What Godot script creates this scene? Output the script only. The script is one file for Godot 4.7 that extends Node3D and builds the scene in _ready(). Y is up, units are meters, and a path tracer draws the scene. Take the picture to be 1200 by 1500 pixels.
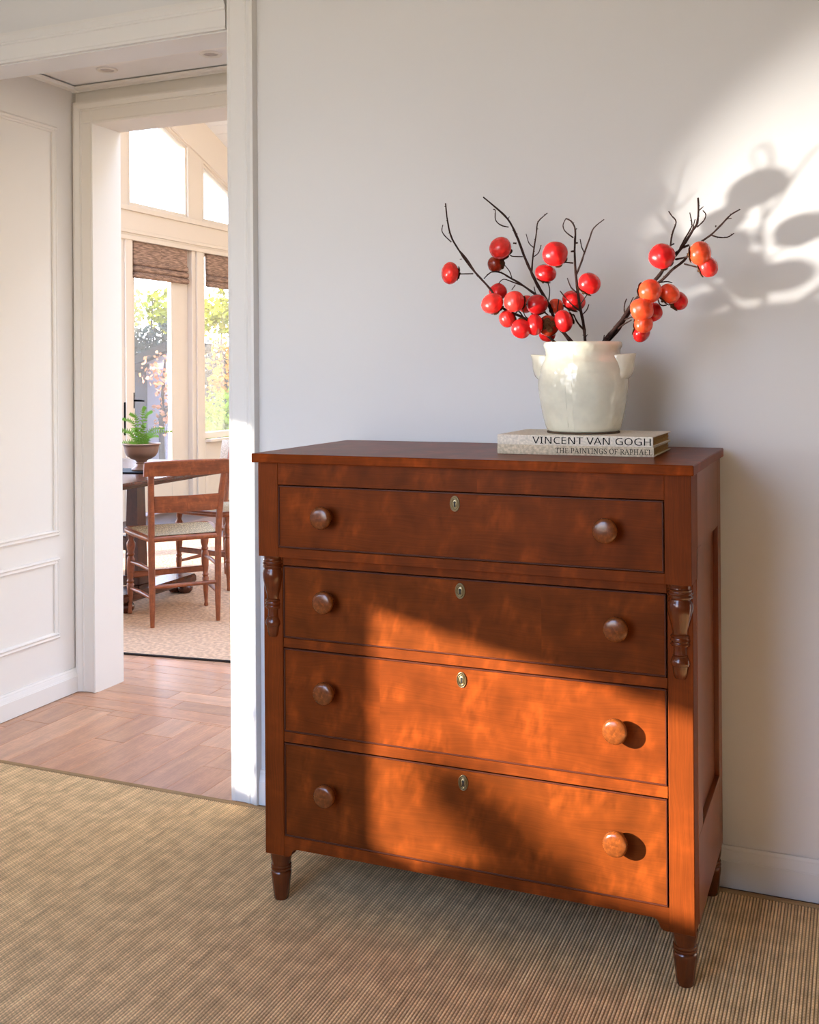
extends Node3D

# ---------------------------------------------------------------- helpers
var rng := RandomNumberGenerator.new()
var M := {}
var taken := {}

func sts() -> SurfaceTool:
	var st := SurfaceTool.new()
	st.begin(Mesh.PRIMITIVE_TRIANGLES)
	return st

func poly(st: SurfaceTool, pts: Array, out: Vector3) -> void:
	var n := Vector3.ZERO
	for i in pts.size():
		var a: Vector3 = pts[i]
		var b: Vector3 = pts[(i + 1) % pts.size()]
		n += a.cross(b)
	if n.length() < 1e-12:
		return
	n = n.normalized()
	var q := pts.duplicate()
	if n.dot(out) < 0.0:
		n = -n
		q.reverse()
	for i in range(1, q.size() - 1):
		for v in [q[0], q[i + 1], q[i]]:
			st.set_normal(n)
			st.add_vertex(v)

func box(st: SurfaceTool, lo: Vector3, hi: Vector3, c := 0.0, xf := Transform3D()) -> void:
	var mid := (lo + hi) / 2.0
	var h := (hi - lo) / 2.0
	c = minf(c, minf(h.x, minf(h.y, h.z)) * 0.9)
	var at := func(s: Vector3, axis: int) -> Vector3:
		var e := h - Vector3(c, c, c)
		e[axis] = h[axis]
		return mid + s * e
	for axis in 3:
		var b := (axis + 1) % 3
		var d := (axis + 2) % 3
		for sg in [-1.0, 1.0]:
			var p := []
			for k in [[-1, -1], [1, -1], [1, 1], [-1, 1]]:
				var s := Vector3.ZERO
				s[axis] = sg
				s[b] = k[0]
				s[d] = k[1]
				p.append(xf * at.call(s, axis))
			var o := Vector3.ZERO
			o[axis] = sg
			poly(st, p, xf.basis * o)
		if c > 0.0:
			for s1 in [-1.0, 1.0]:
				for s2 in [-1.0, 1.0]:
					var s := Vector3.ZERO
					s[axis] = s1
					s[b] = s2
					var s3 := s
					s[d] = -1.0
					s3[d] = 1.0
					var o := Vector3.ZERO
					o[axis] = s1
					o[b] = s2
					poly(st, [xf * at.call(s, axis), xf * at.call(s3, axis), xf * at.call(s3, b), xf * at.call(s, b)], xf.basis * o)
	if c > 0.0:
		for sx in [-1.0, 1.0]:
			for sy in [-1.0, 1.0]:
				for sz in [-1.0, 1.0]:
					var s := Vector3(sx, sy, sz)
					poly(st, [xf * at.call(s, 0), xf * at.call(s, 1), xf * at.call(s, 2)], xf.basis * s)

# a flat outline in x and y given depth from z0 to z1
func prism(st: SurfaceTool, outline: PackedVector2Array, z0: float, z1: float, xf := Transform3D()) -> void:
	var tris := Geometry2D.triangulate_polygon(outline)
	for i in range(0, tris.size(), 3):
		for z in [z0, z1]:
			var p := []
			for k in 3:
				var v := outline[tris[i + k]]
				p.append(xf * Vector3(v.x, v.y, z))
			poly(st, p, xf.basis * Vector3(0, 0, -1 if z == minf(z0, z1) else 1))
	var turn := -1.0 if Geometry2D.is_polygon_clockwise(outline) else 1.0
	for i in outline.size():
		var a := outline[i]
		var b := outline[(i + 1) % outline.size()]
		var o := Vector3(b.y - a.y, a.x - b.x, 0) * turn
		poly(st, [xf * Vector3(a.x, a.y, z0), xf * Vector3(b.x, b.y, z0), xf * Vector3(b.x, b.y, z1), xf * Vector3(a.x, a.y, z1)], xf.basis * o)

# a turned shape: profile of (radius, height) from the bottom up, about the y axis
func lathe(st: SurfaceTool, profile: Array, seg := 32, xf := Transform3D(), sharp := 45.0) -> void:
	var n := profile.size()
	var seg_n := []
	for i in n - 1:
		var d: Vector2 = profile[i + 1] - profile[i]
		seg_n.append(Vector2(d.y, -d.x).normalized())
	for i in n - 1:
		var n0: Vector2 = seg_n[i]
		var n1: Vector2 = seg_n[i]
		if i > 0 and rad_to_deg(absf(seg_n[i].angle_to(seg_n[i - 1]))) < sharp:
			n0 = (seg_n[i] + seg_n[i - 1]).normalized()
		if i < n - 2 and rad_to_deg(absf(seg_n[i].angle_to(seg_n[i + 1]))) < sharp:
			n1 = (seg_n[i] + seg_n[i + 1]).normalized()
		var a: Vector2 = profile[i]
		var b: Vector2 = profile[i + 1]
		for j in seg:
			var t0 := TAU * j / seg
			var t1 := TAU * (j + 1) / seg
			var v := func(p: Vector2, nn: Vector2, t: float) -> void:
				st.set_normal((xf.basis * Vector3(nn.x * cos(t), nn.y, nn.x * sin(t))).normalized())
				st.add_vertex(xf * Vector3(p.x * cos(t), p.y, p.x * sin(t)))
			if a.x > 1e-6:
				v.call(a, n0, t0)
				v.call(a, n0, t1)
				v.call(b, n1, t1)
			if b.x > 1e-6:
				v.call(a, n0, t0)
				v.call(b, n1, t1)
				v.call(b, n1, t0)

# a surface through rows of points; flip turns its front
func sheet(st: SurfaceTool, rows: Array, wrap := false, flip := false) -> void:
	var nr := rows.size()
	var nc: int = rows[0].size()
	var normals := []
	for i in nr:
		var line := []
		for j in nc:
			var jl := (j - 1 + nc) % nc if wrap else maxi(j - 1, 0)
			var jr := (j + 1) % nc if wrap else mini(j + 1, nc - 1)
			var du: Vector3 = rows[i][jr] - rows[i][jl]
			var dv: Vector3 = rows[mini(i + 1, nr - 1)][j] - rows[maxi(i - 1, 0)][j]
			var n := du.cross(dv)
			if n.length() < 1e-14:
				var i2 := i + 1 if i == 0 else i - 1
				n = (rows[i2][jr] - rows[i2][jl]).cross(rows[i2][j] - rows[i][j]) * (1.0 if i == 0 else -1.0)
			n = n.normalized()
			line.append(-n if flip else n)
		normals.append(line)
	for i in nr - 1:
		for j in (nc if wrap else nc - 1):
			var k := (j + 1) % nc
			var q := [[i, j], [i + 1, j], [i + 1, k], [i, j], [i + 1, k], [i, k]]
			if flip:
				q.reverse()
			for e in q:
				st.set_normal(normals[e[0]][e[1]])
				st.add_vertex(rows[e[0]][e[1]])

func tube(st: SurfaceTool, pts: Array, radii: Array, seg := 8, rough := 0.0) -> void:
	var rows := []
	var side := Vector3.ZERO
	for i in pts.size():
		var d: Vector3 = (pts[mini(i + 1, pts.size() - 1)] - pts[maxi(i - 1, 0)]).normalized()
		if side == Vector3.ZERO:
			side = d.cross(Vector3.UP if absf(d.y) < 0.9 else Vector3.RIGHT).normalized()
		side = (side - d * side.dot(d)).normalized()
		var up := d.cross(side)
		var row := []
		var r: float = radii[i]
		for j in seg:
			var t := TAU * j / seg
			row.append(pts[i] + (side * cos(t) + up * sin(t)) * r * (1.0 + rough * rng.randf_range(-1, 1)))
		rows.append(row)
	rows.push_front(same(pts[0], seg))
	rows.push_back(same(pts[-1], seg))
	sheet(st, rows, true, true)

func same(p: Vector3, n: int) -> Array:
	var a := []
	a.resize(n)
	a.fill(p)
	return a

func smooth(pts: Array, n := 4) -> Array:
	var out := []
	for i in pts.size() - 1:
		var p0: Vector3 = pts[maxi(i - 1, 0)]
		var p3: Vector3 = pts[mini(i + 2, pts.size() - 1)]
		for k in n:
			out.append(pts[i].cubic_interpolate(pts[i + 1], p0, p3, float(k) / n))
	out.append(pts[-1])
	return out

func numbered(called: String) -> String:
	taken[called] = taken.get(called, -1) + 1
	return called if taken[called] == 0 else "%s_%03d" % [called, taken[called]]

func obj(called: String, st: SurfaceTool, material: Material, parent: Node = self) -> MeshInstance3D:
	var o := MeshInstance3D.new()
	o.name = numbered(called) if parent == self else called
	st.index()
	o.mesh = st.commit()
	o.mesh.surface_set_material(0, material)
	parent.add_child(o, true)
	return o

func piece(called: String, mesh: Mesh, material: Material, parent: Node, at: Vector3) -> MeshInstance3D:
	var o := MeshInstance3D.new()
	o.name = called
	o.mesh = mesh
	o.material_override = material
	o.position = at
	parent.add_child(o, true)
	return o

func tag(o: Node, label: String, category: String, group := "") -> Node:
	o.set_meta("label", label)
	o.set_meta("category", category)
	if group:
		o.set_meta("group", group)
	return o

func thing(called: String, label: String, category: String, at := Vector3.ZERO, turn := 0.0, group := "") -> Node3D:
	var o := Node3D.new()
	o.name = numbered(called)
	o.position = at
	o.rotation.y = turn
	add_child(o)
	tag(o, label, category, group)
	return o

func struct(called: String, st: SurfaceTool, material: Material) -> MeshInstance3D:
	var o := obj(called, st, material)
	o.set_meta("kind", "structure")
	return o

func boxes(list: Array, c := 0.0) -> SurfaceTool:
	var st := sts()
	for b in list:
		box(st, b[0], b[1], c)
	return st

# ---------------------------------------------------------------- materials
func mat(color: Color, rough := 0.6, spec := 0.5) -> StandardMaterial3D:
	var m := StandardMaterial3D.new()
	m.albedo_color = color
	m.roughness = rough
	m.metallic_specular = spec
	return m

func textured(tex: Texture2D, scale: Vector3, rough: float, spec: float, offset := Vector3.ZERO, tint := Color.WHITE, world := false) -> StandardMaterial3D:
	var m := mat(tint, rough, spec)
	m.albedo_texture = tex
	m.uv1_triplanar = true
	m.uv1_world_triplanar = world
	m.uv1_scale = scale
	m.uv1_offset = offset
	m.uv1_triplanar_sharpness = 8.0
	return m

func noise(sd: int, freq: float, octaves := 3) -> FastNoiseLite:
	var n := FastNoiseLite.new()
	n.seed = sd
	n.noise_type = FastNoiseLite.TYPE_SIMPLEX_SMOOTH
	n.frequency = freq
	n.fractal_octaves = octaves
	return n

# wood with the grain along u: base colour, strength of the fine grain, of the mottled figure and of the broad bands
func wood_image(size: int, base: Color, fine: float, figure: float, broad: float, sd: int, upright: bool) -> ImageTexture:
	var im := Image.create(size, size, false, Image.FORMAT_RGB8)
	var a := noise(sd, 1.0, 2)
	var b := noise(sd + 1, 1.0, 3)
	var c := noise(sd + 2, 1.0, 3)
	var k := 512.0 / size
	for j in size:
		for i in size:
			var u := i * k
			var v := j * k
			var wob := 6.0 * c.get_noise_2d(u * 0.006, v * 0.012)
			var g := a.get_noise_2d(u * 0.012, (v + wob) * 0.75)
			var f := b.get_noise_2d(u * 0.022 + 40.0, v * 0.017)
			var curl := b.get_noise_2d(u * 0.07 + v * 0.012, v * 0.034 + 90.0) * clampf(f * 2.0 + 0.3, 0.0, 1.0)
			var w := c.get_noise_2d(u * 0.004 + 17.0, (v + wob) * 0.03)
			var s := 1.0 + fine * g + figure * (0.7 * f + 0.9 * curl) + broad * w
			im.set_pixel(i, j, Color(base.r * s, base.g * s * (1.0 + 0.12 * broad * w), base.b * s))
	if upright:
		im.rotate_90(CLOCKWISE)
	return ImageTexture.create_from_image(im)

func rug_image() -> ImageTexture:
	var im := Image.create(512, 512, false, Image.FORMAT_RGB8)
	var a := noise(5, 0.012, 3)
	var b := noise(6, 0.22, 2)
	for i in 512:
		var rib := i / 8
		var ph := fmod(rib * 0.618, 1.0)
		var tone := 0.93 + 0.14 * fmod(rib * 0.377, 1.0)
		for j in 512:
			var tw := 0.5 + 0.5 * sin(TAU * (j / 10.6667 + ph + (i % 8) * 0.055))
			var edge := [0.66, 0.88, 0.97, 1.0, 1.0, 0.97, 0.88, 0.66]  # shade of the grooves between ribs put into the cord colour
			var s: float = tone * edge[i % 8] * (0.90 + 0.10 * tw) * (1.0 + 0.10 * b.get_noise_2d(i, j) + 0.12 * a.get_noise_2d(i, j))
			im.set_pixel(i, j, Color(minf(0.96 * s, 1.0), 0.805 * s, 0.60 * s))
	return ImageTexture.create_from_image(im)

func mottled(size: int, base: Color, freq: float, amount: float, sd: int, stretch := 1.0) -> ImageTexture:
	var im := Image.create(size, size, false, Image.FORMAT_RGB8)
	var a := noise(sd, freq, 4)
	for j in size:
		for i in size:
			var s := 1.0 + amount * a.get_noise_2d(i * stretch, j)
			im.set_pixel(i, j, Color(base.r * s, base.g * s, base.b * s))
	return ImageTexture.create_from_image(im)

func relief(m: StandardMaterial3D, sd: int, freq: float, centimetres: float) -> StandardMaterial3D:
	var im := Image.create(256, 256, false, Image.FORMAT_RGB8)
	var a := noise(sd, freq, 3)
	for j in 256:
		for i in 256:
			var h := 0.5 + 0.5 * a.get_noise_2d(i, j)
			im.set_pixel(i, j, Color(h, h, h))
	m.heightmap_enabled = true
	m.heightmap_texture = ImageTexture.create_from_image(im)
	m.heightmap_scale = centimetres
	m.uv1_triplanar = true
	return m

func materials() -> void:
	var cherry := Color(0.40, 0.181, 0.061)
	var wh := wood_image(1024, cherry, 0.08, 0.30, 0.07, 11, false)
	var wv := wood_image(1024, cherry, 0.11, 0.10, 0.10, 31, true)
	M.wood = textured(wh, Vector3(0.8, 0.8, 0.8), 0.38, 0.16, Vector3(0.1, 0.05, 0))
	M.upright = textured(wv, Vector3(0.8, 0.8, 0.8), 0.38, 0.16, Vector3(0.3, 0.1, 0.2))
	M.top = textured(wh, Vector3(0.8, 0.8, 0.8), 0.28, 0.12, Vector3(0.4, 0.33, 0.21), Color(1.1, 1.06, 1.0))
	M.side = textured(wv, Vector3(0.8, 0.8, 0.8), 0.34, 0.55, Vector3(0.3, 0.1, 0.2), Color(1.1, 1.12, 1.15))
	for i in 4:
		M["drawer%d" % i] = textured(wh, Vector3(0.8, 0.8, 0.8), 0.36, 0.16, Vector3(0.13 + 0.31 * i, 0.07 + 0.43 * i, 0), Color(1.0 - 0.03 * (i % 2), 1, 1))
	M.turned = textured(wv, Vector3(1.2, 1.2, 1.2), 0.16, 0.5, Vector3(0.6, 0.2, 0.4), Color(0.85, 0.82, 0.82))
	M.knob = textured(wh, Vector3(5, 5, 5), 0.2, 0.5, Vector3(0.2, 0.4, 0), Color(1.05, 1.15, 1.2))
	M.dark_gap = mat(Color(0.12, 0.055, 0.03), 0.6, 0.3)
	M.bead = mat(Color(0.27, 0.115, 0.06), 0.4, 0.4)
	M.brass = mat(Color(0.56, 0.50, 0.38), 0.4)
	M.brass.metallic = 1.0
	M.black = mat(Color(0.02, 0.018, 0.015), 0.7)
	M.wall = mat(Color(0.868, 0.868, 0.868), 0.75, 0.3)
	M.trim = mat(Color(0.89, 0.885, 0.875), 0.42, 0.4)
	M.cream = mat(Color(0.905, 0.868, 0.81), 0.5, 0.4)
	M.ceiling = mat(Color(0.93, 0.91, 0.88), 0.8, 0.3)
	M.far_trim = mat(Color(0.87, 0.81, 0.735), 0.5, 0.4)
	var oak := wood_image(512, Color(0.80, 0.60, 0.46), 0.09, 0.05, 0.10, 71, false)
	var oak_deep := wood_image(512, Color(0.80, 0.60, 0.46), 0.09, 0.05, 0.10, 71, true)
	M.oak = []
	M.oak_deep = []
	for i in 6:
		var tint := Color(1, 1, 1).darkened(0.022 * ((i * 5) % 6)) * Color(1, 1.0 - 0.008 * i, 1.0 - 0.012 * i)
		M.oak.append(textured(oak, Vector3(0.9, 0.9, 0.9), 0.3, 0.5, Vector3(0.17 * i, 0.3, 0.29 * i), tint))
		M.oak_deep.append(textured(oak_deep, Vector3(0.9, 0.9, 0.9), 0.3, 0.5, Vector3(0.29 * i, 0.3, 0.17 * i), tint))
	M.subfloor = mat(Color(0.30, 0.20, 0.14), 0.6)
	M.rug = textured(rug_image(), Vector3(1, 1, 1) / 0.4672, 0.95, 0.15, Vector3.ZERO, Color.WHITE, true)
	M.rug_edge = mat(Color(0.66, 0.53, 0.38), 0.9, 0.2)
	M.jute = textured(mottled(512, Color(0.78, 0.625, 0.495), 0.06, 0.17, 21), Vector3(1.1, 1.1, 1.1), 0.95, 0.15)
	relief(M.jute, 22, 0.16, 0.6)
	M.jute_edge = mat(Color(0.16, 0.11, 0.08), 0.9)
	M.glaze = textured(mottled(256, Color(0.89, 0.872, 0.785), 0.016, 0.05, 41), Vector3(4, 4, 4), 0.12, 0.55)
	relief(M.glaze, 42, 0.02, 0.22)
	M.raw_clay = mat(Color(0.34, 0.27, 0.2), 0.9)
	M.book_top = textured(mottled(256, Color(0.87, 0.83, 0.765), 0.06, 0.12, 51), Vector3(8, 8, 8), 0.85, 0.25)
	M.book_low = textured(mottled(256, Color(0.79, 0.73, 0.63), 0.05, 0.18, 52), Vector3(8, 8, 8), 0.85, 0.25)
	M.pages = textured(mottled(256, Color(0.66, 0.51, 0.31), 0.2, 0.25, 53, 0.05), Vector3(14, 14, 14), 0.9, 0.2)
	M.ink = mat(Color(0.075, 0.06, 0.055), 0.7, 0.2)
	M.bark = textured(mottled(256, Color(0.20, 0.125, 0.105), 0.08, 0.5, 61, 0.5), Vector3(14, 14, 14), 0.75, 0.3)
	relief(M.bark, 62, 0.12, 0.25)
	M.calyx = textured(mottled(128, Color(0.30, 0.185, 0.095), 0.08, 0.4, 63), Vector3(20, 20, 20), 0.8, 0.25)
	var fc := [Color(0.83, 0.11, 0.115), Color(0.88, 0.19, 0.165), Color(0.89, 0.29, 0.15), Color(0.58, 0.16, 0.06), Color(0.70, 0.085, 0.09)]
	M.fruit = []
	for i in fc.size():
		var fm := textured(mottled(128, fc[i], 0.03, 0.16, 80 + i), Vector3(9, 9, 9), 0.26, 0.5)
		fm.clearcoat_enabled = true
		fm.clearcoat = 0.2
		fm.clearcoat_roughness = 0.1
		M.fruit.append(fm)
	var ch := wood_image(512, Color(0.56, 0.31, 0.185), 0.14, 0.2, 0.16, 91, false)
	var chv := wood_image(512, Color(0.56, 0.31, 0.185), 0.14, 0.16, 0.16, 92, true)
	M.chair = textured(ch, Vector3(1.4, 1.4, 1.4), 0.34, 0.45)
	M.chair_up = textured(chv, Vector3(1.4, 1.4, 1.4), 0.34, 0.45)
	M.rush = textured(mottled(256, Color(0.71, 0.61, 0.47), 0.03, 0.4, 93, 6.0), Vector3(3, 3, 3), 0.85, 0.25)
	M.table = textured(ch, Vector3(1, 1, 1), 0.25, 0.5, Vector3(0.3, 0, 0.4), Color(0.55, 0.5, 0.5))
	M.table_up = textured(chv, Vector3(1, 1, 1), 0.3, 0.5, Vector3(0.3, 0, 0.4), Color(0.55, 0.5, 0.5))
	M.tarnish = mat(Color(0.62, 0.48, 0.39), 0.4, 0.5)
	M.tarnish.metallic = 0.4
	M.frond = mat(Color(0.44, 0.58, 0.2), 0.6, 0.3)
	M.frond.backlight_enabled = true
	M.frond.backlight = Color(0.25, 0.4, 0.08)
	M.throw_cloth = textured(mottled(256, Color(0.80, 0.70, 0.60), 0.15, 0.2, 95, 0.4), Vector3(4, 4, 4), 0.95, 0.15)
	M.woven = textured(mottled(256, Color(0.60, 0.49, 0.42), 0.1, 0.4, 96, 0.12), Vector3(2.5, 2.5, 2.5), 0.9, 0.2)
	M.pane = mat(Color(1, 1, 1, 0.06), 0.02, 0.5)
	M.pane.transparency = BaseMaterial3D.TRANSPARENCY_ALPHA
	M.iron = mat(Color(0.06, 0.055, 0.05), 0.6, 0.3)
	M.iron.metallic = 0.6
	M.lawn = textured(mottled(256, Color(0.40, 0.39, 0.34), 0.05, 0.3, 97), Vector3(0.5, 0.5, 0.5), 0.95, 0.1)
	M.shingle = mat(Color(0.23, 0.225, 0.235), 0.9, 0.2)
	M.shingle_sunlit = mat(Color(0.52, 0.49, 0.52), 0.9, 0.2)  # paler copy of the shingle, sunlight put into its colour
	M.roofing = mat(Color(0.09, 0.095, 0.1), 0.9, 0.2)
	M.trunk = mat(Color(0.16, 0.12, 0.09), 0.9)
	M.lamp_face = mat(Color(0.74, 0.69, 0.65), 0.5)

# ---------------------------------------------------------------- camera, sky, sun
func stage() -> void:
	var cam := Camera3D.new()
	cam.name = "camera"
	cam.projection = Camera3D.PROJECTION_FRUSTUM
	cam.near = 0.05
	cam.far = 200.0
	cam.size = 1500.0 / 1552.5 * 0.05
	cam.frustum_offset = Vector2(0, -(750.0 - 540.14) / 1552.5 * 0.05)
	cam.keep_aspect = Camera3D.KEEP_HEIGHT
	add_child(cam)
	cam.transform = Transform3D(Basis(Vector3.UP, 0.4002) * Basis(Vector3.RIGHT, 0.0024) * Basis(Vector3.BACK, -0.0068), Vector3(1.3376, 1.2842, 2.7401))
	cam.current = true
	var env := Environment.new()
	env.background_mode = Environment.BG_SKY
	var sky := Sky.new()
	var sm := ProceduralSkyMaterial.new()
	sm.sky_top_color = Color(0.62, 0.77, 1.0)
	sm.sky_horizon_color = Color(1.0, 0.99, 0.97)
	sm.ground_bottom_color = Color(0.66, 0.63, 0.58)
	sm.ground_horizon_color = Color(0.76, 0.735, 0.69)
	sm.sky_energy_multiplier = 1.0
	sm.sun_angle_max = 2.0
	sky.sky_material = sm
	env.sky = sky
	env.background_energy_multiplier = 8.0
	env.tonemap_mode = Environment.TONE_MAPPER_LINEAR
	env.tonemap_exposure = 1.4
	env.sdfgi_enabled = true
	env.ssao_enabled = true
	env.ssil_enabled = true
	var we := WorldEnvironment.new()
	we.name = "world_environment"
	we.environment = env
	add_child(we)
	# low afternoon sun from the left, towards the back wall
	var sun := DirectionalLight3D.new()
	sun.name = "sun"
	sun.light_color = Color(1.0, 0.955, 0.89)
	sun.light_energy = 5.1
	sun.light_angular_distance = 0.8
	sun.shadow_enabled = true
	add_child(sun)
	sun.look_at_from_position(Vector3.ZERO, Vector3(0.664, -0.304, -0.683))
	# added spot lights standing in for sun reflected from the left; no mirror is built
	glint("sun_glint", Vector3(-0.38, 1.15, 0.98), Vector3(1.56, 1.80, 0.0), 7.0, 12.5)
	glint("sun_glint_faint", Vector3(-1.0, 1.15, 1.9), Vector3(-0.08, 1.66, 0.0), 0.22, 12.0)

func glint(called: String, from: Vector3, to: Vector3, energy: float, angle: float) -> void:
	var g := SpotLight3D.new()
	g.name = called
	g.light_color = Color(1.0, 0.97, 0.93)
	g.light_energy = energy
	g.light_size = 0.022
	g.spot_range = 20.0
	g.spot_attenuation = 2.0
	g.spot_angle = angle
	g.spot_angle_attenuation = 1.0
	g.shadow_enabled = true
	add_child(g)
	g.look_at_from_position(from, to)

# ---------------------------------------------------------------- the room and what lies beyond it
func moulding(st: SurfaceTool, a: Vector3, b: Vector3, out: Vector3, w: float, d: float) -> void:
	# a stepped picture-frame moulding from a to b, standing d proud of the wall
	var along := (b - a).normalized()
	var side := along.cross(out).normalized()
	var prof := [Vector2(-0.5, 0), Vector2(-0.5, 0.55), Vector2(-0.3, 0.8), Vector2(-0.1, 0.6), Vector2(0.05, 0.65), Vector2(0.2, 1.0), Vector2(0.38, 0.85), Vector2(0.5, 0.3), Vector2(0.5, 0)]
	for i in prof.size() - 1:
		var p: Vector2 = prof[i]
		var q: Vector2 = prof[i + 1]
		var e := q - p
		var pa := side * p.x * w + out * p.y * d
		var qa := side * q.x * w + out * q.y * d
		poly(st, [a + pa, b + pa, b + qa, a + qa], side * (-e.y * d) + out * (e.x * w))

func planks() -> void:
	var fl := struct("floor", boxes([[Vector3(-5.0, -0.12, -8.0), Vector3(6.6, -0.013, 3.4)]]), M.subfloor)
	# boards running away from the camera in the doorway
	rng.seed = 4
	var w := 0.127
	for i in 11:
		var x0 := -1.66 + i * w
		var z := 0.10
		var k := 0
		while z > -0.54:
			var len := rng.randf_range(0.45, 0.95)
			if k == 0:
				len = rng.randf_range(0.2, 0.7)
			var z1 := maxf(z - len, -0.55)
			var st := sts()
			box(st, Vector3(-w / 2 + 0.0006, -0.012, z1 - z + 0.0006), Vector3(w / 2 - 0.0006, 0.0, -0.0006), 0.0012)
			var mi := st.commit()
			piece("plank", mi, M.oak_deep[rng.randi() % 6], fl, Vector3(x0 + w / 2, -0.002 + rng.randf_range(-0.0003, 0.0003), z))
			z = z1
			k += 1
	# a strip between rug and wall, and boards running across in the far room
	for r in 8:
		var zc := -0.55 - r * 0.096
		var x := -2.6 + rng.randf_range(0, 0.5)
		while x < 0.2:
			var len := rng.randf_range(0.7, 1.5)
			var st := sts()
			box(st, Vector3(0.0006, -0.012, -0.096 + 0.0006), Vector3(len - 0.0006, 0.0, -0.0006), 0.0012)
			piece("plank", st.commit(), M.oak[rng.randi() % 6], fl, Vector3(x, -0.002 + rng.randf_range(-0.0003, 0.0003), zc))
			x += len
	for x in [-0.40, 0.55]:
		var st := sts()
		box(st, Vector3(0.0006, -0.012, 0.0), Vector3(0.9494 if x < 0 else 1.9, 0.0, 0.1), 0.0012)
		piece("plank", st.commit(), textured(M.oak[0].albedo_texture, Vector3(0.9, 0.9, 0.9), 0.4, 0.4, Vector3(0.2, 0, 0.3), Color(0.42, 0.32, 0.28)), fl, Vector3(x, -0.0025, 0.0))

func base_profile(st: SurfaceTool, a: Vector3, b: Vector3, out: Vector3, h := 0.1) -> void:
	# a baseboard with an ogee cap
	var prof := [Vector2(0.016, 0.0), Vector2(0.016, h * 0.66), Vector2(0.0145, h * 0.68), Vector2(0.0145, h * 0.70), Vector2(0.013, h * 0.74), Vector2(0.010, h * 0.86), Vector2(0.0085, h * 0.9), Vector2(0.0085, h * 0.93), Vector2(0.006, h), Vector2(0.0, h)]
	for i in prof.size() - 1:
		var p: Vector2 = prof[i]
		var q: Vector2 = prof[i + 1]
		var pa := out * p.x + Vector3.UP * p.y
		var qa := out * q.x + Vector3.UP * q.y
		poly(st, [a + pa, b + pa, b + qa, a + qa], out * maxf(q.y - p.y, 0.0001) + Vector3.UP * maxf(p.x - q.x, 0.0))
	for e in [[a, a - b], [b, b - a]]:
		var pts := [e[0]]
		for p in prof:
			pts.append(e[0] + out * p.x + Vector3.UP * p.y)
		poly(st, pts, e[1])

func casing(st: SurfaceTool, a: Vector3, b: Vector3, out: Vector3, side: Vector3, w: float) -> void:
	# a door casing: side points away from the opening
	var prof := [Vector2(0, 0), Vector2(0, 0.016), Vector2(0.006, 0.018), Vector2(0.012, 0.0155), Vector2(w * 0.6, 0.0165), Vector2(w * 0.63, 0.020), Vector2(w * 0.68, 0.020), Vector2(w * 0.72, 0.0175), Vector2(w * 0.8, 0.022), Vector2(w * 0.9, 0.028), Vector2(w, 0.028), Vector2(w, 0.0)]
	for i in prof.size() - 1:
		var p: Vector2 = prof[i]
		var q: Vector2 = prof[i + 1]
		var pa := side * p.x + out * p.y
		var qa := side * q.x + out * q.y
		var e := q - p
		poly(st, [a + pa, b + pa, b + qa, a + qa], out * e.x - side * e.y)
	for e in [[a, a - b], [b, b - a]]:
		var pts := []
		for p in prof:
			pts.append(e[0] + side * p.x + out * p.y)
		poly(st, pts, e[1])

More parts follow.
